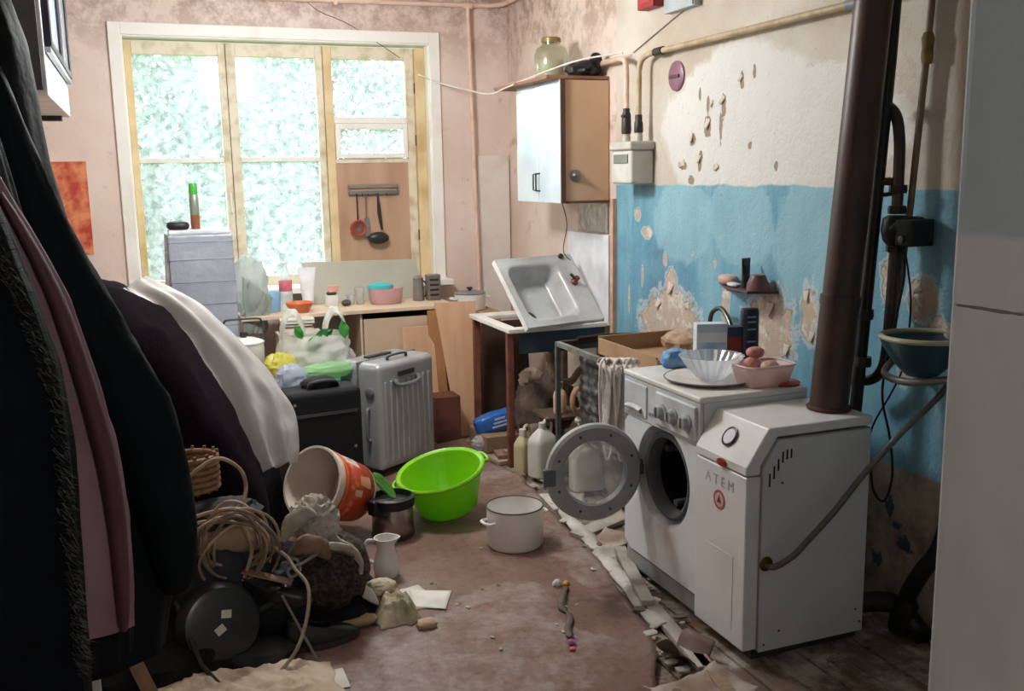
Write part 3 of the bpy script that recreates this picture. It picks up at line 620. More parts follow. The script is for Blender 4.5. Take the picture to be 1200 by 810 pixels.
MB().tube([(2.39, 2.73, 1.55), (2.42, 2.67, 1.56)], .008, 8).obj('vent_stub', M_pp, t, True)
t = thing('thin_pipe', 'thin yellowed pipe with wrapped joint running down the wall right of the pump', 'pipe', (2.46, 2.66, 1.0))
MB().tube([(2.462, 2.55, ZC), (2.46, 2.60, 2.0), (2.455, 2.63, 1.52), (2.45, 2.675, 1.1), (2.45, 2.69, .98)], .0115, 10).obj('tube', mat('#8d7a5f', .5, col2='#6d5a44', vs=9), t, True)
MB().lathe([(.016, 0), (.02, .02), (.018, .05), (.021, .08), (.015, .1)], 10, Matrix.Translation((2.461, 2.598, 1.98))).obj('wrapping', mat('#8f7a50', .8, col2='#6a5838', vs=30), t, True)
MB().tube([(2.445, 2.69, 1.24), (2.445, 2.70, 1.16)], .012, 8).obj('red_tape', mat('#8a3a35', .5), t, True)
P = spline([(2.42, 2.62, 1.385), (2.43, 2.615, 1.28), (2.41, 2.63, 1.1), (2.37, 2.62, .95), (2.36, 2.61, .85), (2.39, 2.6, .72), (2.41, 2.6, .58), (2.38, 2.6, .49), (2.34, 2.61, .53), (2.33, 2.62, .62)], 6)
MB().tube(P, .0045, 6).obj('pump_cable', mat('#1d1c1e', .5), label='black cable looping down from the pump past the boiler', cat='cable')
MB().tube(spline([(2.42, 2.61, 1.38), (2.45, 2.6, 1.2), (2.44, 2.6, 1.0), (2.4, 2.6, .9), (2.34, 2.62, .78), (2.32, 2.63, .7)], 6), .0035, 6).obj('thin_black_cable', mat('#232022', .5), label='second thinner black cable crossing the first below the pump', cat='cable')
# wash bowl on a bracket
t = thing('wall_bowl', 'dark teal hand basin with cream rim bracketed to the wall behind the jamb', 'basin', (2.40, 2.5, .95))
MB().lathe([(.05, .0), (.09, .04), (.13, .105), (.137, .125), (.13, .13), (.12, .105), (.08, .045), (.0, .02)], 32, Matrix.Translation((2.38, 2.46, .97))).obj('bowl', mat('#33505c', .3, col2='#26404b'), t, True)
MB().tube([(2.38+.132*math.cos(a), 2.46+.132*math.sin(a), 1.098) for a in [2*PI*i/32 for i in range(32)]], .009, 8, closed=True).obj('rim', mat('#b9b39c', .4), t, True)
MB().tube(spline([(2.49, 2.66, 1.0), (2.4, 2.62, .985), (2.33, 2.57, .955), (2.33, 2.46, .95), (2.4, 2.36, .97), (2.49, 2.33, .97)], 6), .013, 10).obj('bracket', mat('#8c8a84', .4, .5), t, True)
# low black pipe bits behind the boiler
t = thing('return_pipe', 'thick black bent pipe low behind the boiler beside the jamb', 'pipe', (2.4, 2.5, 0))
MB().tube(spline([(2.2, 2.66, .1), (2.33, 2.60, .12), (2.42, 2.56, .11), (2.46, 2.5, .04), (2.46, 2.46, .02)], 6), .036, 14).obj('elbow_run', mat('#1f1c1b', .5), t, True)
MB().tube(spline([(2.44, 2.55, .02), (2.43, 2.52, .15), (2.41, 2.44, .28), (2.43, 2.38, .4), (2.46, 2.36, .6)], 6), [.045]*6+[.03]*19, 14).obj('rising_branch', mat('#1f1c1b', .5), t, True)

# ================================================================== WASHING MACHINE
M_app = mat('#dfe3e6', .3, col2='#cfd2d2', vs=4, lo=.5, hi=.8, bump=.02, spec=.5)
M_app2 = mat('#d3d7da', .35, bump=.02)
t = thing('washing_machine', 'white front-loading washing machine with its round door open', 'washing machine', (2.035, 3.18, 0))
wx0, wx1, wy0, wy1, wz0, wz1 = 1.81, 2.26, 2.89, 3.47, .03, .835
b = MB().add([(wx0+.012, wy0, wz0), (wx1, wy0, wz0), (wx1, wy1, wz0), (wx0+.012, wy1, wz0), (wx0+.012, wy0, wz1), (wx1, wy0, wz1), (wx1, wy1, wz1), (wx0+.012, wy1, wz1)],
             [(0, 3, 2, 1), (4, 5, 6, 7), (0, 1, 5, 4), (1, 2, 6, 5), (2, 3, 7, 6)])
b.obj('body', M_app, t, True, 0)
pc = (3.16, .49); pr = .17
def plate(x, ci, rad, y0, y1, z0, z1, dx):
    vs = []; N = 48
    for k in range(N):
        a = 2*PI*(k+.5)/N; c, s = math.cos(a), math.sin(a)
        ty = ((y1-ci[0])/c if c > 0 else (y0-ci[0])/c); tz = ((z1-ci[1])/s if s > 0 else (z0-ci[1])/s); q = min(ty, tz)
        vs += [(x, ci[0]+c*rad, ci[1]+s*rad), (x, ci[0]+c*q, ci[1]+s*q), (x+dx, ci[0]+c*q, ci[1]+s*q), (x+dx, ci[0]+c*rad, ci[1]+s*rad)]
    fs = []
    for k in range(N):
        j = (k+1) % N
        for e in range(4): fs.append((4*k+e, 4*k+(e+1) % 4, 4*j+(e+1) % 4, 4*j+e))
    return MB().add(vs, fs)
plate(wx0, pc, .20, wy0, wy1, .11, .675, .014).obj('front_panel', M_app, t, True, 30)
Mp = axis_mx((wx0+.012, pc[0], pc[1]), (-1, 0, 0))
MB().lathe([(.202, .012), (.196, .004), (.19, -.012), (.172, -.03), (.166, -.03)], 48, Mp).obj('porthole_recess', mat('#c3c8cc', .35, bump=.02), t, True).data
bpy.data.objects[-1] if False else None
MB().lathe([(.168, -.03), (.172, -.012), (.163, -.004), (.15, -.008), (.143, -.03), (.143, -.06), (.168, -.06)], 48, Mp, closed=True).obj('door_gasket', mat('#5c6064', .5, bump=.02), t, True)
dr = MB()
dr.grid(lambda u, v: Mp @ Vector((.146*math.cos(2*PI*u)*(1-.0*v), .146*math.sin(2*PI*u), -.03-.3*v)), 40, 6, True)
dr.grid(lambda u, v: Mp @ Vector((.146*(1-v)*math.cos(2*PI*u), .146*(1-v)*math.sin(2*PI*u), -.33)), 40, 3, True)
dr.obj('drum', mat('#3a3d40', .35, .7, bump=.05), t, True)
for k in range(3):
    a = R(20+120*k); MB().tube([Mp @ Vector((.125*math.cos(a), .125*math.sin(a), -.06)), Mp @ Vector((.125*math.cos(a), .125*math.sin(a), -.32))], .016, 8).obj('drum_paddle', mat('#55585c', .4), t, True)
MB().bx(wx0-.004, wx0+.012, wy0, wy1, .675, wz1).obj('control_panel', M_app2, t, True, 0, .004)
MB().bx(wx0-.014, wx0, wy0+.02, 3.20, .69, .82).obj('dial_plate', mat('#d9dcde', .35, bump=.02), t, True, 0, .01, 3)
for y in (3.145, 3.06, 2.965):
    k = MB().lathe([(.032, 0), (.034, .005), (.026, .008), (.022, .026), (.0, .028)], 24, axis_mx((wx0-.014, y, .752), (-1, 0, 0))).obj('dial', mat('#b9bdc0', .35), t, True)
    MB().bx(wx0-.046, wx0-.036, y-.003, y+.003, .735, .77).obj('pointer', mat('#8a8e92', .4), k, True, 0)
for y in (3.215, 3.235, 3.255): MB().bx(wx0-.008, wx0-.002, y-.006, y+.006, .71, .724).obj('button', mat('#a7abae', .4), t, True, 0, .001)
d = MB().bx(wx0-.010, wx0-.002, 3.275, wy1-.01, .69, .82).obj('detergent_drawer', M_app2, t, True, 0, .006)
def dh(u, v):
    a = PI*v; return (wx0-.01-.014*math.sin(a), 3.31+u*.12, .705+.022*(1-math.cos(a))*.5+.006*math.sin(u*PI))
MB().grid(dh, 8, 8).obj('drawer_pull', mat('#cdd1d4', .35), d, True)
MB().bx(wx0+.012, wx1-.02, wy0+.005, wy1-.005, .03, .105).obj('plinth', mat('#b3b6b6', .5), t, True, 0, .004)
MB().bx(wx0+.006, wx0+.012, wy0+.02, wy1-.02, .035, .1).obj('kick_strip', mat('#9a9d9d', .5), t, True, 0, .002)
MB().bx(wx0-.008, wx1+.002, wy0-.003, wy1+.003, wz1, .858).obj('top_panel', mat('#e0e0dc', .35, col2='#cfcabf', vs=5, lo=.5, hi=.75, bump=.03), t, True, 0, .008, 3)
for x in (wx0+.05, wx1-.05):
    for y in (wy0+.05, wy1-.05): MB().lathe([(.02, 0), (.022, .02), (.012, .034)], 12, Matrix.Translation((x, y, 0))).obj('foot', M_blk, t, True)
# open door
DM = axis_mx((1.615, 3.36, .475), (-.12, -1, 0))
dn = bpy.data.objects.new('door', None); C.objects.link(dn); dn.parent = t; dn.matrix_local = MW[t.name].inverted() @ DM; MW[dn.name] = DM
M_dr = mat('#a6a8a9', .4, col2='#96999a', vs=9, bump=.05)
MB().lathe([(.128, .0), (.135, .016), (.185, .02), (.197, .01), (.2, -.01), (.192, -.028), (.14, -.03), (.128, -.012)], 56, closed=True).obj('door_ring', M_dr, dn)
MB().lathe([(.13, .012), (.126, .03), (.115, .055), (.085, .075), (.0, .08)], 40).obj('glass_bowl', thin_glass('door_glass', (.98, .98, .98, 1), haze=.05, gloss=.06, hazecol=(.8, .82, .82, 1)), dn)
MB().lathe([(.0, -.026), (.09, -.025), (.135, -.018), (.135, -.016), (.0, -.021)], 40).obj('outer_window', thin_glass('door_outer', (.98, .98, .98, 1), haze=.03, gloss=.05), dn)
for k in range(8):
    a = R(22+45*k); MB().lathe([(.006, 0), (.006, .003), (.0, .003)], 8, Matrix.Translation((.163*math.cos(a), .163*math.sin(a), .0185))).obj('screw', mat('#5a5c5e', .4, .6), dn)
MB().bx(-.215, -.165, -.035, .035, .012, .03).obj('latch' if False else 'hinge_plate', mat('#6e7173', .4, .3), dn, False, 0, .004)
MB().bx(1.795, 1.822, 3.335, 3.375, .445, .51).obj('hinge', mat('#5e6163', .4, .4), t, True, 0, .004)
MB().bx(.185, .205, -.02, .02, -.01, .02).obj('latch', mat('#55585a', .4, .3), dn, False, 0, .003)

# ================================================================== BOILER
t = thing('gas_boiler', 'white floor-standing gas boiler with chamfered top and brown flue', 'boiler', (2.04, 2.74, 0))
by0, by1 = 2.58, 2.885
M_bo = mat('#e2e2e2', .32, col2='#d0cfcd', vs=4, lo=.5, hi=.85, bump=.02)
MB().prism([(1.845, by0, .04), (1.845, by0, .69), (1.90, by0, .775), (2.285, by0, .775), (2.285, by0, .04)], (0, by1-by0, 0)).obj('core', mat('#a9a9a8', .5), t, True, 0)
MB().prism([(1.79, by0-.002, .045), (1.79, by0-.002, .655), (1.845, by0-.002, .655), (1.845, by0-.002, .045)], (0, by1-by0+.004, 0)).obj('front_cover', M_bo, t, True, 0, .006, 3)
MB().prism([(1.788, by0-.004, .66), (1.788, by0-.004, .69), (1.872, by0-.004, .815), (2.292, by0-.004, .815), (2.292, by0-.004, .782), (1.905, by0-.004, .782), (1.842, by0-.004, .69), (1.842, by0-.004, .66)], (0, by1-by0+.008, 0)).obj('hood', M_bo, t, True, 0, .006, 3)
MB().prism([(1.85, by0-.008, .035), (1.85, by0-.008, .682), (1.908, by0-.008, .772), (2.284, by0-.008, .772), (2.284, by0-.008, .035)], (0, .008, 0)).obj('side_panel', mat('#cfd2d7', .35, col2='#bfc0c2', vs=3, lo=.45, hi=.8, bump=.03), t, True, 0, .002)
for i in range(6):
    x = 1.875+i*.0165; zt = min(.675+i*.023, .75)
    MB().bx(x-.003, x+.003, by0-.0095, by0-.006, zt-.058+i*.003, zt-.012).obj('vent_slot', mat('#1c1c1e', .6), t, True, 0)
for (x, z) in ((1.925, .625), (1.93, .1), (2.25, .12), (1.87, .06), (2.27, .07)): MB().lathe([(.004, 0), (.004, .002), (.0, .002)], 8, axis_mx((x, by0-.008, z), (0, -1, 0))).obj('screw', mat('#55524f', .4, .5), t, True)
nrm = Vector((-.125, 0, .084)).normalized(); cc = Vector((1.83, 2.735, .7525))
GM = axis_mx(cc+nrm*.001, nrm, (0, 1, 0))
g = MB().lathe([(.034, 0), (.036, .006), (.03, .008), (.029, .005), (.0, .005)], 32, GM).obj('gauge', mat('#3c3e42', .3, .5), t, True)
MB().lathe([(.0, .0055), (.028, .0055), (.028, .0065), (.0, .0066)], 28, GM).obj('gauge_face', mat('#dfe0e2', .3, bump=0), g, True)
GM2 = axis_mx(Vector((1.788, 2.72, .672)), (-1, 0, 0))
MB().lathe([(.0, 0), (.03, 0), (.03, .003), (.026, .006), (.0, .006)], 28, GM2 @ Matrix.Diagonal((1, .5, 1, 1))).obj('red_badge', mat('#a03038', .3, bump=0), t, True, label='small red oval badge')
def front_text(txt, size, y, z, m, name):
    Mx = Matrix(((0, 0, -1, 1.7893), (-1, 0, 0, y), (0, 1, 0, z), (0, 0, 0, 1)))
    return text_mesh(txt, size, Mx, .0006).obj(name, m, t, True, 0)
front_text('A T E M', .052, 2.735, .600, mat('#b9bbbd', .4, bump=0), 'lettering')
EM = axis_mx((1.7895, 2.735, .535), (-1, 0, 0))
MB().lathe([(.026, 0), (.034, 0), (.034, .0015), (.026, .0015)], 36, EM, closed=True).obj('emblem_ring', mat('#c9626a', .4, bump=0), t, True)
MB().lathe([(.0, 0), (.026, 0), (.026, .0008), (.0, .0008)], 32, EM).obj('emblem_field', mat('#e6c9c8', .4, bump=0), t, True)
MB().prism([(1.7888, 2.722, .524), (1.7888, 2.748, .524), (1.7888, 2.735, .552)], (-.0012, 0, 0)).obj('emblem_triangle', mat('#8e3a40', .4, bump=0), t, True, 0)
MB().bx(1.7885, 1.79, 2.645, 2.825, .10, .36).obj('front_inset', M_bo, t, True, 0, .002)
MB().lathe([(.062, 0), (.075, .002), (.078, .012), (.066, .018)], 32, Matrix.Translation((2.217, 2.713, .814))).obj('flue_collar', M_rust, t, True)
MB().bx(1.84, 2.28, by0+.02, by1-.02, .0, .04).obj('base', mat('#3d3a38', .7), t, True, 0)
# gas hose
t = thing('gas_hose', 'grey flexible gas hose running from the boiler side up to the right', 'hose', (1.87, 2.56, .35))
MB().lathe([(.022, 0), (.026, .004), (.024, .008), (.012, .01), (.0, .01)], 20, axis_mx((1.868, 2.572, .352), (0, -1, 0))).obj('grommet', mat('#7a6a3a', .4, .7, col2='#4c4228', vs=20), t, True)
P = spline([(1.868, 2.575, .352), (1.87, 2.53, .355), (1.92, 2.50, .395), (1.97, 2.49, .445), (2.07, 2.48, .54), (2.17, 2.48, .64), (2.31, 2.475, .765), (2.44, 2.45, .885), (2.49, 2.44, .95)], 6)
MB().tube(P, .0105, 10).obj('tube', mat('#6f6d68', .4, .4, col2='#58564f', vs=30), t, True)

# ================================================================== ON THE WASHING MACHINE
ZW = .8585
M_crys = thin_glass('cut_crystal', (.93, .95, .97, 1), haze=.32, gloss=.25, hazecol=(.88, .92, .97, 1))
t = thing('serving_tray', 'round pale tray with thin rim on the washing machine', 'tray', (1.99, 3.13, ZW))
MB().lathe([(.0, 0), (.13, 0), (.165, .012), (.17, .014), (.165, .016), (.13, .005), (.0, .005)], 48).obj('plate', mat('#e2ddd8', .4, col2='#d0c8c1', vs=9), t)
MB().tube([(.169*math.cos(2*PI*i/48), .169*math.sin(2*PI*i/48), .0145) for i in range(48)], .003, 6, closed=True).obj('rim', mat('#8a8784', .35, .5), t)
MB().lathe([(.0, .004), (.045, .0), (.05, .004), (.082, .04), (.112, .085), (.118, .092), (.11, .09), (.076, .045), (.045, .012), (.0, .012)], 48, Matrix.Translation((2.00, 3.13, ZW+.006)), lambda a, z: 1+(.07 if z > .003 else 0)*(abs(math.sin(a*12)) if z < .06 else abs(math.sin(a*12+.13)))).obj('crystal_bowl', M_crys, smooth=0, label='cut crystal glass bowl on the tray', cat='bowl')
t = thing('pink_tub', 'pale pink square plastic tub on the washer corner holding sponges', 'tub', (2.13, 2.985, ZW+.001))
def tubfn(u, v):
    a = 2*PI*u; k = (.075+.022*v); c, s = math.cos(a), math.sin(a); e = (abs(c)**5+abs(s)**5)**(-1/5)
    return (c*e*k*1.1, s*e*k*.8, .078*v)
b = MB().grid(tubfn, 48, 6, True); b.f.append(tuple(range(47, -1, -1))); b.obj('body', sheer('pink_plastic', '#e8cdc8', .92, .35, .3), t, solid=.003)
MB().tube([tubfn(i/48, 1) for i in range(48)], .004, 6, closed=True).obj('rim', mat('#e6cfca', .4), t)
for i, (x, y, z, r3, c, lab) in enumerate(((2.10, 3.01, .925, (.034, .03, .034), '#d79a8e', 'pinkish oval sponge in the tub, nearest the crystal bowl'), (2.145, 2.965, .922, (.036, .03, .03), '#e0b9a8', 'pale peach sponge in the middle of the tub'), (2.12, 3.02, .975, (.034, .028, .02), '#c98884', 'rosy round sponge heaped on the other sponges'))):
    MB().blob((x, y, z), r3, .06, 3, 22, 14, .9, i).obj('sponge', mat(c, .8, bump=.4, bs=90), label=lab, cat='sponge', group='sponges in the pink tub')
t = thing('washing_powder_carton', 'white and pale blue carton with a red side on the washer', 'carton', (2.12, 3.33, ZW), R(-18))
MB().bx(-.062, .062, -.03, .03, 0, .185).obj('box', mat('#dfe6ee', .4, bump=.02), t, False, 0, .002)
MB().bx(-.055, .055, -.0312, -.03, .03, .11).obj('print_panel', mat('#8fb4d4', .4, col2='#d8e5ef', vs=14, bump=0), t, False, 0)
MB().bx(-.062, .062, -.0315, -.03, .15, .183).obj('header_band', mat('#b7cfe2', .4, bump=0), t, False, 0)
t = thing('red_carton', 'narrow red carton with dark blue top beside the pale carton', 'carton', (2.225, 3.33, ZW), R(-10))
MB().bx(-.03, .03, -.03, .03, 0, .125).obj('box', mat('#9b3b30', .45, bump=.02), t, False, 0, .002)
MB().bx(-.0303, .0303, -.0303, .0303, .125, .165).obj('top_band', mat('#39455c', .45), t, False, 0, .002)
t = thing('shampoo_bottle', 'tall dark navy shampoo bottle standing behind the pink tub', 'bottle', (2.285, 3.30, .86), R(-12))
def bot(u, v):
    a = 2*PI*u; c, s = math.cos(a), math.sin(a); e = (abs(c)**3.2+abs(s)**3.2)**(-1/3.2); z = v
    k = .92+.1*min(1, z*6) if z < .96 else .9
    return (c*e*.036*k, s*e*.026*k, .035+.2*z)
b = MB().grid(bot, 36, 14, True); b.f += [tuple(range(35, -1, -1)), tuple(13*36+k for k in range(36))]; b.obj('body', mat('#232b42', .3, col2='#1b2135', bump=.02, coat=.3), t)
MB().lathe([(.03, 0), (.032, .004), (.032, .036), (.0, .036)], 28).obj('cap', mat('#1a2033', .3), t)
for z in (.2, .18, .15, .1): MB().bx(-.018, .016, -.0285, -.0255, z, z+.006).obj('print_line', mat('#9aa5b8', .4, bump=0), t, False, 0)
MB().blob((2.01, 3.41, .892), (.055, .04, .035), .4, 2, 26, 16, .8, 3, flatbot=ZW).obj('blue_cloth', mat('#5c8fc4', .7, col2='#9bbbd9', vs=15), label='crumpled light blue cloth on the far corner of the washer', cat='cloth')
MB().blob((2.185, 3.2, .885), (.03, .03, .026), .1, 3, 18, 10, .9, 8, flatbot=ZW).obj('pink_ball', mat('#c46a6a', .6), label='small pink ball between carton and tub', cat='ball')
MB().lathe([(.0, 0), (.055, 0), (.06, .008), (.05, .014), (.0, .014)], 28, Matrix.Translation((2.205, 2.955, ZW))).obj('red_saucer', mat('#c9503e', .4), label='flat orange-red saucer beside the flue on the washer', cat='saucer')
MB().blob((2.235, 3.07, .885), (.03, .05, .026), .3, 2.5, 20, 12, 1, 5, flatbot=ZW).obj('brown_rag', mat('#7b6a4a', .8, col2='#a24a38', vs=22), label='crumpled brown rag behind the pink tub', cat='rag')
# old basin counter behind the washer: tray sink with tap
t = thing('cardboard_tray', 'shallow tan cardboard tray behind the washing machine', 'box', (2.22, 3.78, .80))
M_cb = mat('#b08f6c', .7, col2='#96775a', vs=6)
MB().bx(1.99, 2.45, 3.52, 4.06, .805, .815).obj('base', M_cb, t, True, 0)
for a in ((1.98, 1.99, 3.52, 4.06, .805, .88), (2.45, 2.46, 3.52, 4.06, .805, .88), (1.98, 2.46, 3.51, 3.52, .805, .87), (1.98, 2.46, 4.06, 4.07, .805, .89)): MB().bx(*a).obj('side_wall', M_cb, t, True, 0, .001)
t = thing('gooseneck_tap', 'dull metal gooseneck tap arching at the peeling wall', 'tap', (2.42, 3.62, .8))
MB().tube([(2.44, 3.84, .805), (2.44, 3.84, .93)]+spline([(2.44, 3.84, .93), (2.44, 3.82, 1.0), (2.44, 3.75, 1.03), (2.43, 3.68, 1.0), (2.42, 3.62, .945), (2.42, 3.60, .92)], 6)[1:], .011, 10).obj('spout', mat('#6a6660', .3, .8), t, True)
MB().lathe([(.025, 0), (.025, .03), (.014, .05)], 14, Matrix.Translation((2.44, 3.84, .805))).obj('base', mat('#6a6660', .3, .8), t, True)
MB().blob((2.36, 3.9, .86), (.1, .12, .05), .35, 3, 28, 14, 1, 3, flatbot=.816).obj('debris_rag', mat('#b9a28e', .9, col2='#8f6d55', vs=14), label='dirty tan rag heaped in the cardboard tray', cat='rag')
# rag hanging over the far corner of the washer
def ragf(u, v):
    s = v*.62; x = 1.76+u*.13+.012*nz(u*5, v*2); fold = .016*math.sin(u*24+v*3)
    if s < .16: return (x+.03*(1-s/.16), 3.62-.06*u+fold, .845+.022*math.sin(s/.16*PI)+.01)
    q = s-.16; return (x-.02*q+.02*(u-.5)*q, 3.56-.05*u+fold*(1+q)+.01*nz(u*4, v*6), .855-q*.72)
MB().grid(ragf, 60, 40).obj('hanging_rag', mat('#e0d9d4', .9, col2='#c4bab4', vs=20, bump=.4, bs=90), solid=.004, label='off-white rag hanging beside the washing machine far corner', cat='rag', smooth=70)
for i, (x, y) in enumerate(((1.755, 3.60), (1.80, 3.565), (1.85, 3.55))):
    MB().tube(spline([(x+.06, y+.05, .87), (x+.02, y-.0, .875), (x-.01, y-.03, .84), (x-.015+.01*i, y-.04, .65), (x+.01, y-.045, .46), (x+.045, y-.03, .5), (x+.05, y-.02, .62)], 6), .0055, 7).obj('white_rope', mat('#e2dbd6', .8), label=('outer', 'middle', 'inner')[i]+' loop of white rope hanging over the rag by the washer', cat='rope', group='white ropes over the rag')

# ================================================================== SINK TABLE
M_ir = mat('#8a5546', .6, .2, col2='#6a3a2e', vs=10, lo=.4, hi=.65)
M_en = mat('#e2e0dc', .3, col2='#c4beb4', vs=6, lo=.5, hi=.75, bump=.03)
t = thing('sink_stand', 'enamelled sink stand on rusty brown legs under the leaning sink', 'table', (2.16, 5.3, 0))
for (x, y) in ((1.885, 4.985), (1.905, 5.62), (2.45, 4.99), (2.45, 5.62)):
    MB().bx(x-.018, x+.018, y-.004, y+.004, .0, .775).bx(x-.018, x-.01, y, y+.034, .0, .775).obj('leg', M_ir, t, True, 0, .001)
b = MB(); b.bx(1.865, 1.93, 4.955, 5.65, .775, .80).bx(2.4, 2.47, 4.955, 5.65, .775, .80).bx(1.93, 2.4, 4.955, 5.03, .775, .80).bx(1.93, 2.4, 5.52, 5.65, .775, .80)
b.obj('top_frame', M_en, t, True, 0, .004)
MB().bx(1.93, 2.46, 4.965, 4.97, .655, .775).obj('apron', mat('#3f4d57', .25, .3, col2='#2b353d', vs=5), t, True, 0, .001)
O_ = Vector((1.94, 4.86, .812)); ex = Vector((.55, .15, 0)).normalized(); ey = Vector((-.075, .3, .355)); ey = (ey-ex*ex.dot(ey)).normalized(); ez = ex.cross(ey)
SM = Matrix(((ex.x, ey.x, ez.x, O_.x), (ex.y, ey.y, ez.y, O_.y), (ex.z, ey.z, ez.z, O_.z), (0, 0, 0, 1)))
t = thing('enamel_sink', 'square white enamel sink tilted up on its stand', 'sink', mx=SM)
SW, SH = .55, .47
def sinkf(u, v):
    x, y = u*SW, v*SH; cx, cy, hx, hy, r = .235, .235, .19, .19, .075
    dx, dy = abs(x-cx)-(hx-r), abs(y-cy)-(hy-r)
    d = math.hypot(max(dx, 0), max(dy, 0))+min(max(dx, dy), 0)-r
    k = min(1, max(0, -d/.07)); k = k*k*(3-2*k)
    return (x, y, -.115*k+.006*(min(x, SW-x, y, SH-y) < .006))
MB().grid(sinkf, 64, 56).obj('basin', mat('#bfc2c3', .22, col2='#a5a29d', vs=5, lo=.42, hi=.7, bump=.02, coat=.3), t, solid=.005, smooth=50)
b = MB(); b.bx(0, SW, 0, .004, -.028, .003).bx(0, SW, SH-.004, SH, -.028, .003).bx(0, .004, .004, SH-.004, -.028, .003).bx(SW-.004, SW, .004, SH-.004, -.028, .003)
b.obj('skirt', M_en, t, False, 0)
MB().lathe([(.0, .006), (.02, .006), (.03, .008), (.042, .009), (.044, .004)], 24, Matrix.Translation((.14, .125, -.111))).obj('drain', mat('#6a5a4a', .4, .7), t)
MB().lathe([(.012, 0), (.012, .006), (.0, .006)], 14, Matrix.Translation((.14, .125, -.103))).obj('drain_screw', mat('#2c2622', .5), t)
MB().lathe([(.024, 0), (.024, .008), (.012, .02), (.016, .045), (.0, .05)], 16, Matrix.Translation((.475, .27, .003))).obj('tap_stub', mat('#8a4a42', .4, .4), t)
MB().tube([(.475, .27, .03), (.44, .30, .045)], .01, 10).obj('tap_lever', mat('#6b625c', .3, .8), t)
MB().lathe([(.015, 0), (.015, .02), (.0, .022)], 12, Matrix.Translation((.47, .455, .0))).obj('plug', mat('#3c3430', .5), t)

# ------------------------------------------------------------------ grey steel frame beside it
t = thing('steel_stand', 'grey-green bare steel stand without a top beside the washer', 'stand', (2.2, 4.12, 0))
M_sf = mat('#66706f', .45, .4, col2='#4d4f4b', vs=10)
for (x, y) in ((1.95, 4.48), (1.95, 3.60), (2.46, 4.48), (2.46, 3.60)): MB().bx(x-.012, x+.012, y-.012, y+.012, 0, .80).obj('leg', M_sf, t, True, 0, .002)
MB().bx(1.94, 1.965, 3.60, 4.48, .778, .803).obj('side_bar', mat('#8f908b', .5, .4, col2='#6a645c', vs=14), t, True, 0, .002)
MB().bx(2.45, 2.475, 3.60, 4.48, .778, .803).obj('side_bar', M_sf, t, True, 0, .002)
MB().bx(1.962, 2.45, 4.468, 4.492, .778, .803).obj('cross_bar', mat('#4c3d33', .5, .3), t, True, 0, .002)
MB().bx(1.962, 2.45, 3.588, 3.612, .778, .803).obj('cross_bar', M_sf, t, True, 0, .002)
def corr(u, v): return (2.03+.003*math.sin(v*60)+.008*nz(u*6, v*9), 3.66+u*.72, .30+v*.46)
MB().grid(corr, 4, 90).obj('ribbed_panel', mat('#75787a', .5, .3, col2='#37322e', vs=16, lo=.42, hi=.56, bump=.5), t, True, solid=.003)
MB().tube([(2.05, 4.46, .81), (2.2, 4.47, .815), (2.49, 4.42, .81)], .011, 10).obj('iron_rod', mat('#3b2c24', .5, .4), label='dark iron rod lying across the steel frame to the wall', cat='rod')

# ------------------------------------------------------------------ junk under the sink stand
MB().prism([(1.97, 5.70, .01), (2.3, 5.70, .01), (2.3, 5.78, .72), (1.99, 5.78, .72)], (0, .012, 0)).obj('dark_board', mat('#4a3228', .7, col2='#38251d', vs=5), smooth=0, bevel=.002, label='dark brown board standing behind the sink stand legs', cat='board')
M_jnk = mat('#3a3029', .9, col2='#6a584a', vs=9, bump=.5)
MB().blob((2.24, 5.35, .2), (.17, .2, .22), .3, 2.5, 40, 22, .9, 3, flatbot=.004).obj('rag_heap', M_jnk, label='dark heap of rags under the sink stand', cat='rags')
MB().blob((2.25, 4.72, .15), (.17, .18, .18), .35, 2.7, 36, 20, 1, 9, flatbot=.004).obj('rag_heap', mat('#6d5c4e', .9, col2='#3f342c', vs=11, bump=.5), label='brown dusty rag heap behind the steel frame leg', cat='rags')
MB().blob((2.27, 4.1, .2), (.17, .3, .24), .3, 2.4, 36, 20, .9, 19, flatbot=.004).obj('rag_heap', mat('#54483f', .9, col2='#7d6d5e', vs=9, bump=.5), label='grey-brown rag heap behind the washing machine far side', cat='rags')
t = thing('plastic_bottle', 'cream plastic bottle with brown cap in the junk under the sink', 'bottle', (2.10, 4.80, .34))
MB().lathe([(.0, 0), (.034, 0), (.036, .01), (.036, .1), (.03, .12), (.016, .135), (.016, .15)], 24).obj('body', mat('#d9bfa2', .4, col2='#c49a75', vs=12), t)
MB().lathe([(.019, .148), (.019, .175), (.0, .175)], 18).obj('cap', mat('#8a6a52', .5), t)
MB().bx(1.98, 2.24, 4.70, 4.93, .322, .34).obj('shelf_piece', mat('#5b4536', .8, col2='#3e2e24'), smooth=0, bevel=.002, label='dark board wedged in the junk carrying the cream bottle', cat='board')
b = MB()
for k in range(4): b.tube([(2.16+(.07-.004*k)*math.cos(2*PI*i/28)*.75, 4.66+.012*k+.02*math.cos(2*PI*i/28), .43+(.075-.004*k)*math.sin(2*PI*i/28)) for i in range(28)], .012, 8, closed=True)
b.obj('coiled_hose', mat('#b08e74', .6, col2='#8e6c55', vs=15), label='coil of beige drain hose behind the steel frame', cat='hose')
t = thing('drain_pipe', 'brown drain pipe with elbow under the sink', 'pipe', (2.3, 5.1, .3))
MB().tube(spline([(2.2, 5.15, .69), (2.2, 5.15, .52), (2.22, 5.12, .45), (2.3, 5.1, .44), (2.36, 5.1, .5), (2.44, 5.1, .54), (2.49, 5.1, .54)], 6), .022, 12).obj('tube', mat('#8c7460', .6, col2='#5d4838', vs=12), t, True)
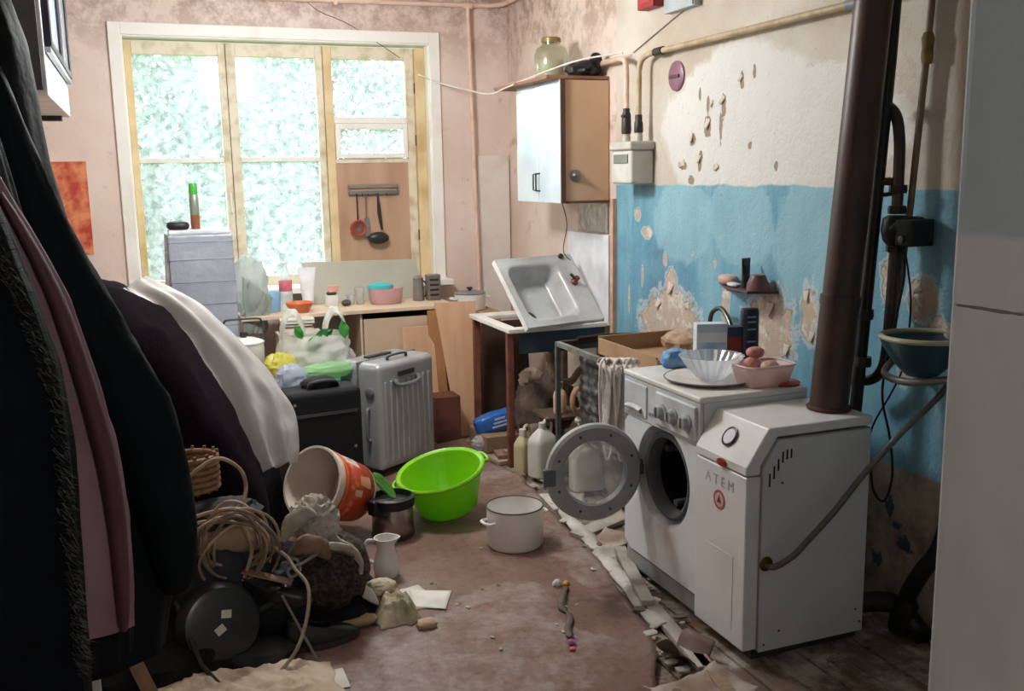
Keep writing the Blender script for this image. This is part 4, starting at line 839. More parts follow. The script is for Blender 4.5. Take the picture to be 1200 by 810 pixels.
MB().lathe([(.03, 0), (.032, .02), (.03, .05)], 14, Matrix.Translation((2.2, 5.15, .56))).obj('collar', mat('#6e5a4c', .6), t, True)
t = thing('blue_packet', 'blue plastic packet with white print lying under the sink stand', 'packet', (1.985, 5.44, .1), R(-6))
MB().blob((0, 0, .06), (.15, .06, .06), .12, 3, 30, 16, .55, 2, M=Matrix.Rotation(R(-12), 4, 'Y')).obj('bag', mat('#2f5fae', .25, col2='#3f74c4', vs=9, bump=.2, bs=30), t)
for k in range(3): MB().bx(-.06+.012*k, .07-.02*k, -.066, -.056, .04+.022*k, .052+.022*k, Matrix.Rotation(R(-12), 4, 'Y')).obj('print_line', mat('#b9cbe4', .4, bump=0), t, False, 0)
MB().bx(1.84, 2.16, 5.3, 5.62, .004, .1).obj('cardboard_bundle', mat('#9b8068', .8, col2='#7a6350', vs=5), smooth=0, bevel=.004, label='flattened cardboard bundle under the blue packet', cat='cardboard')
t = thing('clay_pot', 'small grey-brown pot lying on its side under the sink stand', 'pot', (2.1, 5.2, .1))
MB().lathe([(.0, .0), (.04, .0), (.052, .02), (.056, .07), (.05, .12), (.044, .125), (.044, .11), (.0, .1)], 24, axis_mx((2.17, 5.17, .13), (-1, -.15, .1))).obj('body', mat('#8f8376', .6, col2='#6f6458', vs=8), t, True)
def sackf(u, v):
    a = 2*PI*u; k = (1-v)**.8+.03; return (2.17+.075*k*math.cos(a)*(1+.15*math.sin(a*3)), 5.3+.075*k*math.sin(a), .05+.27*v+.02*nz(u*5, v*5))
MB().grid(sackf, 28, 12, True).obj('grey_sack', mat('#b0a296', .8, col2='#8f8175', vs=8), label='pointed grey cloth sack leaning among the junk under the sink', cat='sack')
for i, (x, y, l_, w_, z, rz, c, lab) in enumerate(((2.02, 5.14, .42, .16, .004, 6, '#b39c88', 'lowest tan board of the pile under the sink stand'), (2.03, 5.12, .38, .13, .028, -8, '#8c6f5c', 'brown board second from the floor in the pile under the stand'), (2.06, 5.1, .36, .1, .052, 12, '#a98d78', 'topmost tan board of the pile under the stand'), (2.06, 4.86, .3, .12, .004, -20, '#b9a594', 'pale board before the pile near the steel frame leg'))):
    MB().bx(-l_/2, l_/2, -w_/2, w_/2, 0, .022, Matrix.Translation((x, y, z)) @ Matrix.Rotation(R(rz), 4, 'Z')).obj('loose_board', mat(c, .75, col2='#7b6453', vs=5, bump=.2), smooth=0, bevel=.002, label=lab, cat='board', group='boards under the sink stand')
def film(x, y, r3, seed, name, lab, m, z0=.004, amp=.4, cat='plastic bag'):
    return MB().blob((x, y, z0+r3[2]), r3, amp, 2.6, 32, 18, 1, seed, flatbot=z0).obj(name, m, label=lab, cat=cat)
M_film = sheer('clear_film', '#e8e8ea', .55, .15, .4)
film(1.84, 5.4, (.05, .05, .04), 3, 'clear_film', 'crumpled clear plastic film by the far leg of the sink stand', M_film)
# more odds and ends under the stand
t = thing('tin_can', 'dull tin can standing in the junk under the sink stand', 'can', (2.08, 5.02, .075))
MB().lathe([(.0, 0), (.035, 0), (.036, .09), (.033, .09), (.032, .008), (.0, .008)], 24).obj('body', mat('#8a837a', .4, .6, col2='#6b5a4a', vs=9), t)
for z in (.03, .06): MB().tube([(.0365*math.cos(2*PI*i/24), .0365*math.sin(2*PI*i/24), z) for i in range(24)], .0015, 5, closed=True).obj('ridge', mat('#9a938a', .4, .6), t)
t = thing('old_boot', 'worn brown ankle boot in the junk behind the steel stand', 'boot', (2.12, 4.62, .05), R(200))
MB().blob((.05, 0, .05), (.11, .045, .045), .12, 2.5, 26, 14, .8, 3).obj('vamp', mat('#5a4434', .6, col2='#3f2e22'), t)
MB().lathe([(.045, .04), (.05, .1), (.055, .2), (.05, .2), (.044, .1), (.0, .06)], 22, Matrix.Translation((-.03, 0, 0))).obj('shaft', mat('#5a4434', .6, col2='#3f2e22'), t)
MB().blob((.03, 0, .01), (.13, .048, .012), .03, 2, 24, 8, .8).obj('sole', M_blk, t)
for i, (P0, P1, w_, c, lab) in enumerate(((((2.2, 4.98, .08)), (2.34, 5.3, .62), .06, '#8c7a68', 'grey lath leaning under the sink stand beside the drain'), ((2.3, 4.7, .3), (2.1, 4.9, .12), .05, '#a58f7a', 'short pale lath fallen across the brown rags'), ((2.36, 4.6, .02), (2.42, 4.66, .74), .07, '#6f5645', 'brown lath upright behind the steel stand'))):
    MB().tube([P0, P1], w_/2, 4, flat=.35).obj('lath', mat(c, .8, col2='#5d4b3d', vs=7), smooth=0, label=lab, cat='lath', group='laths under the sink stand')
loft_later = [((2.12, 4.98, .10), (.07, .06, .04), '#cfc6ba', 'crumpled pale paper on the board pile under the stand'), ((2.16, 5.36, .42), (.07, .06, .06), '#a3917f', 'grey-beige rag on top of the dark rag heap'), ((2.2, 4.66, .32), (.06, .05, .035), '#d8d0c4', 'crumpled white paper on the brown rag heap')]
for i, (c_, r3, c, lab) in enumerate(loft_later): MB().blob(c_, r3, .4, 2.4, 26, 14, 1, 40+i).obj('crumpled_piece', mat(c, .85, col2='#8d8073', vs=9), label=lab, cat='scrap', group='crumpled pieces under the sink')
# canisters
def canister(loc, rz, w_, d_, h, col, lab, op=.95):
    t = thing('canister', lab, 'canister', loc, rz, 'plastic canisters behind the washer door')
    m = sheer('canister_'+col[1:], col, op, .4, .25)
    def cf(u, v):
        a = 2*PI*u; c, s = math.cos(a), math.sin(a); e = (abs(c)**5+abs(s)**5)**(-1/5)
        k = 1 if v < .72 else 1-.75*((v-.72)/.28)**1.5
        return (c*e*w_*k, s*e*d_*k, h*v)
    b = MB().grid(cf, 36, 18, True); b.f += [tuple(range(35, -1, -1))]; b.obj('body', m, t)
    MB().lathe([(.02, h-.005), (.02, h+.03), (.0, h+.03)], 16).obj('cap', mat('#cfcac2', .4), t)
    MB().tube(spline([(-.01, 0, h), (.03, 0, h+.045), (.065, 0, h+.02), (.06, 0, h-.05)], 5), .008, 8).obj('handle', m, t)
canister((1.96, 4.72, .028), R(20), .075, .055, .26, '#e3e1da', 'white plastic canister with looped handle by the steel frame leg')
canister((2.08, 4.42, .028), R(-10), .085, .065, .3, '#e6e4e0', 'large translucent canister seen through the washer door')
canister((1.90, 4.86, .004), R(30), .045, .04, .22, '#d6c9a0', 'yellowish narrow canister beside the white one')

# ================================================================== WINDOW DESK
M_dk = mat('#d8c3ab', .5, col2='#c4a98e', vs=4, lo=.4, hi=.75, bump=.05)
t = thing('kitchen_desk', 'cream kitchen desk with open drawer gap below the window', 'desk', (1.1, 6.2, 0))
MB().bx(.53, 1.86, 5.92, 6.42, .805, .83).obj('top', M_dk, t, True, 0, .003)
MB().bx(1.25, 1.265, 5.95, 6.4, 0, .805).obj('side_panel', M_dk, t, True, 0, .002)
MB().bx(1.72, 1.735, 5.95, 6.4, 0, .805).obj('side_panel', M_dk, t, True, 0, .002)
MB().bx(.56, .575, 5.95, 6.4, 0, .805).obj('side_panel', M_dk, t, True, 0, .002)
MB().bx(1.27, 1.715, 5.94, 5.958, .50, .765).obj('drawer_front', mat('#cdb59c', .5, col2='#bda287', vs=3), t, True, 0, .002)
MB().bx(1.27, 1.715, 5.94, 5.958, .02, .49).obj('door', mat('#cdb59c', .5, col2='#bda287', vs=3), t, True, 0, .002)
MB().bx(1.27, 1.715, 6.38, 6.395, .02, .80).obj('back_panel', mat('#5e4c3e', .7), t, True, 0)
MB().bx(1.84, 2.24, 6.1, 6.44, .0, .735).obj('small_cupboard', mat('#b89478', .6, col2='#9c7a60', vs=4), smooth=0, bevel=.003, label='low brown cupboard in the corner carrying the enamel pot', cat='cupboard')
ZD = .831
# leaning boards
def board(P0, P1, w_, th, m, lab, name='leaning_board', axis=(1, 0, 0), taper=0):
    a, b_ = Vector(P0), Vector(P1); ax = Vector(axis).normalized(); d = (b_-a); n = ax.cross(d).normalized()*th
    return MB().prism([a-ax*w_[0]/2, a+ax*w_[0]/2, b_+ax*w_[1]/2, b_-ax*w_[1]/2], n).obj(name, m, smooth=0, bevel=.002, label=lab, cat='board', group='boards leaning by the desk')
M_ply = mat('#caa283', .55, col2='#b78c6a', vs=3, lo=.35, hi=.7, bump=.06, stretch=(4, 1, .6))
board((1.855, 5.72, .004), (1.855, 5.90, .845), (.11, .27), .012, M_ply, 'tall orange plywood board tapering to its foot leaning beside the desk', axis=(.98, -.1, 0))
board((2.02, 5.86, .004), (1.94, 5.98, .76), (.14, .2), .012, mat('#b3835c', .6, col2='#93663f', vs=3), 'darker plywood board behind the tapering one, nearer the sink stand', axis=(1, 0, 0))
board((1.60, 5.78, .06), (1.60, 5.9, .705), (.22, .2), .012, M_ply, 'short orange board leaning before the desk behind the suitcase')
board((1.72, 5.80, .004), (1.71, 5.905, .80), (.12, .08), .012, mat('#a8764c', .6, col2='#8d5f3a', vs=3), 'narrow brown board between the two orange boards', axis=(1, -.1, 0))
MB().bx(1.62, 1.78, 5.6, 5.76, .004, .3).obj('brown_box', mat('#6a3f30', .7, col2='#54301f'), smooth=0, bevel=.003, label='dark reddish-brown box on the floor behind the suitcase', cat='box')
# grey board leaning on the window
MB().prism([(1.0, 6.36, ZD), (1.80, 6.36, ZD), (1.74, 6.42, 1.085), (.98, 6.42, 1.10)], (0, .012, 0)).obj('grey_board', mat('#b4b2a4', .5, col2='#a5a293', vs=3, bump=.05), smooth=0, bevel=.002, label='grey-green board leaning against the lower window', cat='board')
# tall silver insulated box with things on top
t = thing('silver_box', 'tall box wrapped in silver insulation standing before the window', 'box', (.33, 5.98, .62))
MB().bx(.15, .51, 5.86, 6.12, .66, 1.335).obj('wrapped_body', mat('#bfc7d3', .28, .4, col2='#a9b1bf', vs=5, bump=.3, bs=22), t, True, 0, .012, 3)
for z in (.8, .93, 1.06, 1.19, 1.29): MB().bx(.148, .512, 5.857, 6.122, z, z+.0045).obj('seam_band', mat('#8e97a8', .35, .4), t, True, 0, .001)
MB().prism([(.148, 5.86, .66), (.118, 5.88, .9), (.13, 5.88, 1.1), (.14, 5.87, 1.34), (.149, 5.86, 1.34)], (0, .2, 0)).obj('torn_flap', mat('#8d8f94', .5, .3, col2='#c9c9c9', vs=15, bump=.5), t, True, 0, .003)
MB().bx(.16, .5, 5.88, 6.1, 1.335, 1.362).obj('foam_top', mat('#e3e6ea', .6), t, True, 0, .008)
MB().bx(.1, .525, 5.82, 6.16, .01, .66).obj('packing_crate', mat('#4d4038', .8, col2='#6a5a4c'), smooth=0, bevel=.004, label='dark packing crate beneath the silver box', cat='crate')
t = thing('spray_can', 'slim spray can with green cap on top of the silver box', 'spray can', (.315, 5.97, 1.363))
MB().lathe([(.0, 0), (.024, 0), (.026, .006), (.026, .08), (.0, .08)], 24).obj('lower_label', mat('#a8674c', .35, .3, bump=.02), t)
MB().lathe([(.026, .08), (.026, .19), (.02, .2), (.0, .2)], 24).obj('can', mat('#8f9a8a', .3, .4, bump=.02), t)
MB().lathe([(.024, .2), (.025, .205), (.024, .255), (.02, .262), (.0, .262)], 24).obj('cap', mat('#4fae3f', .35, bump=.02), t)
MB().blob((.215, 5.93, 1.385), (.06, .05, .026), .12, 3, 26, 12, .7, 3, flatbot=1.363).obj('black_pouch', mat('#27272c', .5), label='black pouch lying on the silver box beside the spray can', cat='pouch')
film(.60, 6.03, (.1, .09, .17), 4, 'plastic_bag', 'greyish clear plastic bag slumped beside the silver box', sheer('grey_film', '#d5dad6', .8, .2, .5), ZD, .3)
MB().grid(lambda u, v: (.55+.13*u+.05*v*u+.02*nz(u*4, v*4, 2), 5.93+.05*u+.02*nz(u*5, v*3, 5), .72+.36*v*(1-.4*u)+.015*nz(u*6, v*6)), 20, 24).obj('plastic_sheet', sheer('grey_green_film', '#aebab0', .85, .25, .4), solid=.002, label='grey-green plastic sheet hanging from the desk beside the silver box', cat='plastic sheet', smooth=70)
# things on the desk top
t = thing('water_bottle', 'clear plastic bottle with pink label on the desk', 'bottle', (.83, 6.14, ZD), 0)
MB().lathe([(.0, .003), (.036, .0), (.04, .02), (.04, .16), (.036, .2), (.016, .26), (.014, .275)], 28).obj('body', thin_glass('bottle_plastic', (.95, .97, .98, 1), haze=.35, gloss=.08, hazecol=(.93, .95, .97, 1)), t)
MB().lathe([(.0405, .12), (.0412, .122), (.0412, .185), (.0405, .187)], 28).obj('label', mat('#d77a86', .4, col2='#c2566a', vs=15, bump=0), t)
MB().lathe([(.017, .275), (.017, .297), (.0, .297)], 18).obj('cap', mat('#e6e8ea', .4), t)
t = thing('cream_tube', 'large white squeeze tube standing on its cap on the desk', 'tube', (.965, 6.14, ZD))
MB().lathe([(.0, 0), (.026, 0), (.027, .035), (.0, .035)], 20).obj('cap', mat('#e8e8ea', .4), t)
MB().grid(lambda u, v: (.033*math.cos(2*PI*u)*(1+.75*v), .033*math.sin(2*PI*u)*(1-v*.94), .035+v*.225), 28, 10, True).obj('body', mat('#ececf0', .35, bump=.02), t)
t = thing('blue_jug', 'pale blue plastic measuring jug at the window end of the desk', 'jug', (.74, 6.12, ZD))
MB().lathe([(.0, 0), (.05, 0), (.055, .12), (.052, .12), (.046, .006), (.0, .006)], 28).obj('body', sheer('blue_plastic', '#a8cde6', .85, .3, .4), t)
MB().tube(spline([(-.05, -.02, .11), (-.09, -.03, .1), (-.095, -.03, .04), (-.05, -.02, .02)], 5), .006, 8).obj('handle', mat('#6fa4d0', .4), t)
MB().lathe([(.0, 0), (.05, 0), (.075, .035), (.085, .06), (.081, .06), (.07, .034), (.0, .006)], 32, Matrix.Translation((.89, 6.01, ZD))).obj('orange_bowl', mat('#e07a45', .4, bump=.03), label='small orange plastic bowl at the front of the desk', cat='bowl')
t = thing('paper_box', 'small white box on the desk before the grey board', 'box', (1.125, 6.2, ZD))
MB().bx(-.035, .035, -.03, .03, 0, .07).obj('box', mat('#e4e2de', .5), t, False, 0, .002)
MB().bx(-.02, .045, -.02, .02, .09, .13).obj('pink_card', mat('#dba396', .5), t, False, 0, .002)
MB().blob((0, 0, .08), (.03, .02, .016), .3, 3, 16, 10).obj('dark_clip', mat('#4a3a36', .5), t)
M_tum = thin_glass('tumbler_glass', (.97, .98, .98, 1), haze=.3, gloss=.15, hazecol=(.92, .93, .95, 1))
for i, (x, y, lab) in enumerate(((1.305, 6.2, 'clear glass tumbler on the desk next to the lidded container'), (1.25, 6.22, 'low clear glass on the desk beside the tumbler'))):
    h = .11 if i == 0 else .06
    MB().lathe([(.0, 0), (.024, 0), (.036 if i == 0 else .028, h), (.033 if i == 0 else .026, h), (.022, .006), (.0, .006)], 24, Matrix.Translation((x, y, ZD))).obj('glass_tumbler', M_tum, label=lab, cat='glass')
MB().blob((1.21, 6.16, .85), (.03, .025, .02), .15, 3, 18, 10, 1, 3, flatbot=ZD).obj('dark_sponge', mat('#55504c', .8), label='small dark scourer on the desk beside the low glass', cat='scourer')
t = thing('food_container', 'translucent pinkish food container with turquoise lid on the desk', 'container', (1.47, 6.16, ZD))
MB().lathe([(.0, 0), (.095, 0), (.105, .02), (.115, .1), (.113, .1), (.1, .006), (.0, .006)], 36, Matrix.Diagonal((1, .75, 1, 1))).obj('tub', sheer('pink_clear', '#e6c3c2', .85, .3, .45), t)
MB().lathe([(.0, .012), (.09, .012), (.1, .05), (.0, .055)], 30, Matrix.Diagonal((1, .74, 1, 1))).obj('contents', mat('#e3b7b4', .7), t)
MB().lathe([(.06, .1), (.085, .102), (.085, .122), (.05, .132), (.02, .142), (.0, .142)], 32, Matrix.Translation((-.035, 0, 0)) @ Matrix.Diagonal((1, .8, 1, 1))).obj('lid', mat('#4fc0c4', .35, bump=.02), t)
t = thing('metal_shaker', 'brushed metal shaker on the desk between container and grater', 'shaker', (1.70, 6.2, ZD))
MB().lathe([(.0, 0), (.04, 0), (.04, .01), (.033, .12), (.034, .15), (.02, .165), (.0, .165)], 28).obj('body', mat('#b3aea8', .3, .8, col2='#8d8780', vs=6), t)
MB().tube(spline([(.034, 0, .13), (.055, -.01, .1), (.05, -.01, .04), (.038, 0, .02)], 5), .005, 8).obj('handle', M_blk, t)
t = thing('box_grater', 'grey slotted box grater at the end of the desk', 'grater', (1.795, 6.18, ZD))
MB().prism([(-.045, -.035, 0), (.045, -.035, 0), (.045, .035, 0), (-.045, .035, 0)], (0, 0, .17)).obj('body', mat('#8e8984', .35, .6), t, False, 0, .006)
for k in range(4): MB().bx(-.03, .03, -.0365, -.034, .03+.033*k, .044+.033*k, Matrix.Rotation(0, 4, 'Y')).obj('slot', mat('#2f2b29', .5), t, False, 0)
# books / boxes piled at the desk front
for i, (x, y, z, sx, sy, sz, c, lab) in enumerate(((.84, 5.85, .74, .2, .14, .03, '#a85a66', 'reddish book under the dark one before the desk'), (.84, 5.85, .772, .19, .13, .018, '#3f3b46', 'dark book on the reddish book'), (.845, 5.85, .792, .2, .14, .022, '#d9d2c6', 'cream book topmost beneath the orange bowl'))):
    b_ = thing('book', lab, 'book', (x, y, z), R(-4), 'books piled before the desk')
    MB().bx(-sx/2+.003, sx/2-.003, -sy/2+.003, sy/2, .003, sz-.003).obj('pages', mat('#e3dccd', .8), b_, False, 0)
    MB().bx(-sx/2, sx/2, -sy/2, sy/2, 0, .003).bx(-sx/2, sx/2, -sy/2, sy/2, sz-.003, sz).bx(-sx/2, sx/2, sy/2, sy/2+.003, 0, sz).obj('cover', mat(c, .5), b_, False, 0)
MB().bx(.66, 1.1, 5.4, 5.73, .01, .5).obj('low_chest', mat('#4b4441', .8, col2='#5d544e'), smooth=0, bevel=.004, label='low dark chest heaped with bags before the desk', cat='chest')
MB().bx(.72, .98, 5.74, 5.9, .01, .74).obj('small_carton', mat('#c9bfb2', .7, col2='#b0a596'), smooth=0, bevel=.003, label='pale carton under the books before the desk', cat='carton')
# utensil rack on the plywood panel
t = thing('utensil_rack', 'metal rack with hooks hung on the plywood window panel', 'rack', (1.53, Y0-.01, 1.52))
MB().bx(1.36, 1.71, Y0-.012, Y0+.004, 1.565, 1.592).obj('top_rail', mat('#a59a90', .35, .6), t, True, 0, .003)
MB().bx(1.36, 1.71, Y0-.026, Y0+.004, 1.522, 1.548).obj('hook_rail', mat('#8f8a86', .35, .6), t, True, 0, .003)
for x in (1.365, 1.705): MB().bx(x-.005, x+.005, Y0-.014, Y0+.002, 1.53, 1.59).obj('end_bracket', mat('#8f8a86', .35, .6), t, True, 0)
for x in (1.41, 1.45, 1.49, 1.56, 1.62): MB().tube([(x, Y0-.024, 1.53), (x, Y0-.034, 1.515), (x, Y0-.044, 1.522)], .0035, 6).obj('hook', M_blk, t, True)
def handle(t, x, z0, z1, m, r=.006): MB().tube([(x, Y0-.04, z0), (x, Y0-.042, z1)], r, 8).obj('handle', m, t, True)
t = thing('red_strainer', 'small red strainer hanging from the utensil rack', 'strainer', (1.41, Y0-.05, 1.25)); handle(t, 1.41, 1.53, 1.345, M_blk)
MB().tube([(1.41+.05*math.cos(2*PI*i/28), Y0-.045, 1.297+.05*math.sin(2*PI*i/28)) for i in range(28)], .008, 8, closed=True).obj('ring', mat('#b03a34', .4), t, True)
MB().lathe([(.0, .03), (.03, .022), (.047, 0)], 24, axis_mx((1.41, Y0-.045, 1.297), (0, 1, 0))).obj('mesh', sheer('strainer_mesh', '#9a6a62', .8), t, True)
t = thing('steel_spatula', 'slim steel spatula hanging in the middle of the utensil rack', 'spatula', (1.47, Y0-.05, 1.25)); handle(t, 1.47, 1.53, 1.36, mat('#8d8883', .3, .7), .005)
MB().bx(1.452, 1.49, Y0-.044, Y0-.041, 1.24, 1.365).obj('blade', mat('#a9a49e', .3, .8), t, True, 0, .001)
t = thing('black_ladle', 'black ladle with broad bowl hanging from the utensil rack', 'ladle', (1.55, Y0-.05, 1.2)); MB().tube([(1.555, Y0-.04, 1.53), (1.56, Y0-.042, 1.4), (1.575, Y0-.045, 1.28)], [.007, .014, .008], 8).obj('handle', mat('#2c2a2b', .4), t, True)
MB().blob((1.545, Y0-.055, 1.225), (.075, .03, .042), .05, 2, 26, 14, 1, 2).obj('bowl', mat('#2b292b', .35), t, True)
# pot in the corner
def pot(loc, r, h, m, lab, lid=True, name='enamel_pot', rimc='#3b3b3d', hz=.7, rz=0):
    t = thing(name, lab, 'pot', loc, rz)
    MB().lathe([(.0, 0), (r*.94, 0), (r, h*.06), (r, h*.97), (r*.97, h*.97), (r*.955, h*.08), (.0, .008)], 40).obj('body', m, t)
    MB().tube([(r*1.0*math.cos(2*PI*i/40), r*1.0*math.sin(2*PI*i/40), h*.975) for i in range(40)], r*.028, 8, closed=True).obj('rim', mat(rimc, .35), t)
    for s in (-1, 1): MB().tube(spline([(s*r*.98, -.035, h*hz), (s*(r+.03), -.03, h*hz), (s*(r+.03), .03, h*hz), (s*r*.98, .035, h*hz)], 5), .0065, 8).obj('handle', m, t)
    if lid:
        l_ = MB().lathe([(r*1.03, h*.98), (r*1.03, h), (r*.7, h*1.1), (.0, h*1.16)], 36).obj('lid', mat('#8d9296', .3, .4), t)
        MB().lathe([(.012, h*1.14), (.012, h*1.22), (.022, h*1.25), (.02, h*1.33), (.0, h*1.35)], 16).obj('lid_knob', M_blk, l_)
    return t
pot((2.08, 6.27, .737), .105, .115, M_en, 'white enamel pot with grey lid on the corner cupboard')

# ================================================================== BAGS, CASES AND POTS IN THE MIDDLE
t = thing('bail_pot', 'white enamel pail with arched dark wire handle before the silver box', 'pail', (.505, 5.55, .602))
MB().lathe([(.0, 0), (.1, 0), (.108, .02), (.108, .14), (.104, .14), (.1, .012), (.0, .012)], 36).obj('body', M_en, t)
MB().lathe([(.111, .138), (.111, .146), (.06, .165), (.0, .172)], 36).obj('lid', M_en, t)
MB().lathe([(.012, .168), (.022, .18), (.018, .2), (.0, .205)], 16).obj('lid_knob', M_blk, t)
MB().tube([(-.108, 0, .11), (-.11, 0, .22)]+spline([(-.11, 0, .22), (-.1, 0, .26), (-.07, 0, .272), (.07, 0, .272), (.1, 0, .26), (.11, 0, .22)], 5)[1:]+[(.108, 0, .11)], .006, 8).obj('bail_handle', mat('#4d5054', .4, .5), t)
MB().bx(.3, .63, 5.37, 5.72, .01, .6).obj('stool_box', mat('#3d3733', .8), smooth=0, bevel=.004, label='dark box under the white pail', cat='box')
# T-shirt carrier bag with green print
t = thing('carrier_bag', 'white carrier bag with green print and two upright handles on the chest', 'bag', (.885, 5.5, .502))
M_cbag = sheer('white_bag_film', '#e9eae4', .78, .25, .45)
def bagf(u, v):
    a = 2*PI*u; k = 1-.25*max(0, v-.5)*1.3
    rr = 1+.26*crum((math.cos(a), math.sin(a), v*1.5), 2.2, 5)
    return (.2*math.cos(a)*k*rr, .15*math.sin(a)*k*rr, .27*v+.02*nz(u*6, v*3))
b = MB().grid(bagf, 56, 22, True); b.f.append(tuple(range(55, -1, -1))); b.obj('body', M_cbag, t, smooth=80)
for s in (-1, 1):
    def hf(u, v):
        a = PI*u; q = .035+.05*abs(math.cos(a))**1.5
        return (s*.12+.06*math.cos(a)*(1.15-.25*math.sin(a))+.012*nz(u*5, v*3, s), -.04+.03*nz(u*4, s)+(v-.5)*.05, .215+.19*math.sin(a)**.8+(v-.5)*q+.01*nz(u*9, v*4, s+4))
    MB().grid(hf, 30, 8).obj('handle', M_cbag, t, solid=.002, smooth=80)
M_grn = sheer('green_print', '#56b04f', .9, .3, .4)
def leafp(x, z, s, m, rot, y):
    MB().grid(lambda u, v: (x+math.cos(rot)*(u-.5)*s*1.8-math.sin(rot)*(v-.5)*s*math.sin(PI*u), y+.012*nz(u*3, v*3, x), z+math.sin(rot)*(u-.5)*s*1.8+math.cos(rot)*(v-.5)*s*math.sin(PI*u)), 10, 6).obj('leaf_print', m, t, solid=.001)
leafp(-.02, .235, .075, M_grn, .9, -.135); leafp(.035, .275, .07, sheer('green_print_dark', '#3f8f4a', .9), .5, -.12); leafp(-.1, .3, .05, M_grn, 2.0, -.12); leafp(.15, .3, .06, M_grn, 1.7, -.12)
film(.93, 5.26, (.15, .05, .04), 8, 'green_bag', 'small green and white plastic bag below the carrier bag', sheer('pale_green_film', '#a9dba0', .85, .3, .4), .561, .3)
film(.665, 5.32, (.085, .07, .085), 12, 'yellow_bag', 'yellow plastic bag tucked beside the carrier bag', sheer('yellow_film', '#e4dd6a', .9, .3, .4), .527, .4)
film(.70, 5.16, (.075, .06, .07), 14, 'blue_white_bag', 'crumpled white and blue plastic bag behind the black suitcase', sheer('bluewhite_film', '#c9d3e6', .8, .25, .4), .52, .35)
MB().bx(.5, .66, 5.13, 5.35, .01, .525).bx(.66, .98, 5.18, 5.35, .01, .525).obj('dark_crate', mat('#332d2c', .8), smooth=0, bevel=.004, label='dark crate supporting the bags behind the black suitcase', cat='crate')
MB().bx(.74, .97, 5.19, 5.3, .526, .56).obj('teal_box', mat('#2f9a92', .35, bump=.03), smooth=0, bevel=.008, label='flat teal plastic box lid below the carrier bag', cat='box lid')
MB().blob((.82, 5.0, .582), (.09, .06, .04), .2, 2.6, 24, 12, .9, 4, flatbot=.555).obj('black_glove', mat('#17171a', .7), label='black glove lying on the black suitcase', cat='glove')
# silver suitcase
t = thing('silver_suitcase', 'silver ribbed hard-shell suitcase standing upright', 'suitcase', (1.15, 5.06, .012), R(34))
M_su = mat('#b6b8ba', .26, .35, col2='#a6a7a9', vs=5, bump=.03)
sw, sd, sh = .47, .31, .63
MB().bx(0, sw, 0, sd, .03, sh).obj('shell', M_su, t, False, 0, .035, 5)
for k in range(9): MB().bx(.042+k*.045, .063+k*.045, -.007, .01, .07, sh-.1).obj('rib', M_su, t, False, 0, .006, 3)
MB().bx(-.004, sw+.004, sd*.5-.008, sd*.5+.008, .03, sh+.004).obj('zip_band', mat('#7e7f82', .4, .3), t, False, 0, .003)
h = MB().tube(spline([(.14, .06, sh-.004), (.15, .06, sh+.022), (.28, .06, sh+.022), (.29, .06, sh-.004)], 5), .011, 8, flat=.6).obj('top_handle', mat('#36373a', .4), t)
MB().bx(.12, .31, .18, .225, sh-.004, sh+.012).obj('telescopic_handle', mat('#3c3d42', .35, .3), t, False, 0, .006, 3)
MB().tube(spline([(.12, -.004, sh-.1), (.14, -.026, sh-.13), (.29, -.026, sh-.13), (.31, -.004, sh-.1)], 5), .012, 8).obj('grip_recess', mat('#85868a', .35, .3), t)
MB().bx(.15, .28, -.014, .0, sh-.085, sh-.055).obj('lock', mat('#4a4b4f', .35, .4), t, False, 0, .004)
MB().lathe([(.03, 0), (.032, .006), (.026, .01), (.0, .01)], 24, axis_mx((-.001, .07, sh-.16), (-1, 0, 0))).obj('side_badge', mat('#8d8e91', .35, .4), t)
MB().tube(spline([(-.002, .08, .2), (-.022, .08, .22), (-.022, .08, .36), (-.002, .08, .38)], 5), .01, 8).obj('side_handle', mat('#7b7c80', .4), t)
for (x, y) in ((.05, .05), (.38, .05), (.05, .22), (.38, .22)): MB().lathe([(.022, -.012), (.024, 0), (.022, .012)], 16, axis_mx((x, y, .024), (1, 0, 0))).obj('wheel', M_blk, t)
# black suitcase
t = thing('black_suitcase', 'black soft suitcase with top handle standing before the silver one', 'suitcase', (.63, 4.86, .012), R(8))
M_bs = mat('#101116', .75, col2='#16171d', vs=30, bump=.2, bs=120)
MB().bx(0, .40, 0, .2, .02, .56).obj('shell', M_bs, t, False, 0, .03, 4)
MB().bx(.03, .37, -.02, .01, .06, .44).obj('front_pocket', M_bs, t, False, 0, .015, 3)
MB().tube(spline([(.13, .06, .555), (.15, .05, .595), (.27, .05, .595), (.29, .06, .555)], 5), .013, 8, flat=.6).obj('top_handle', mat('#26272c', .5), t)
for (x, z) in ((.345, .25), (.04, .5)): MB().lathe([(.008, 0), (.008, .004), (.0, .005)], 12, axis_mx((x, -.02 if z < .4 else 0, z), (0, -1, 0))).obj('stud', mat('#b9bbc0', .3, .8), t)
MB().tube([(.03, -.022, .445), (.37, -.022, .445)], .004, 6).obj('zip', mat('#2c2d33', .4, .4), t)
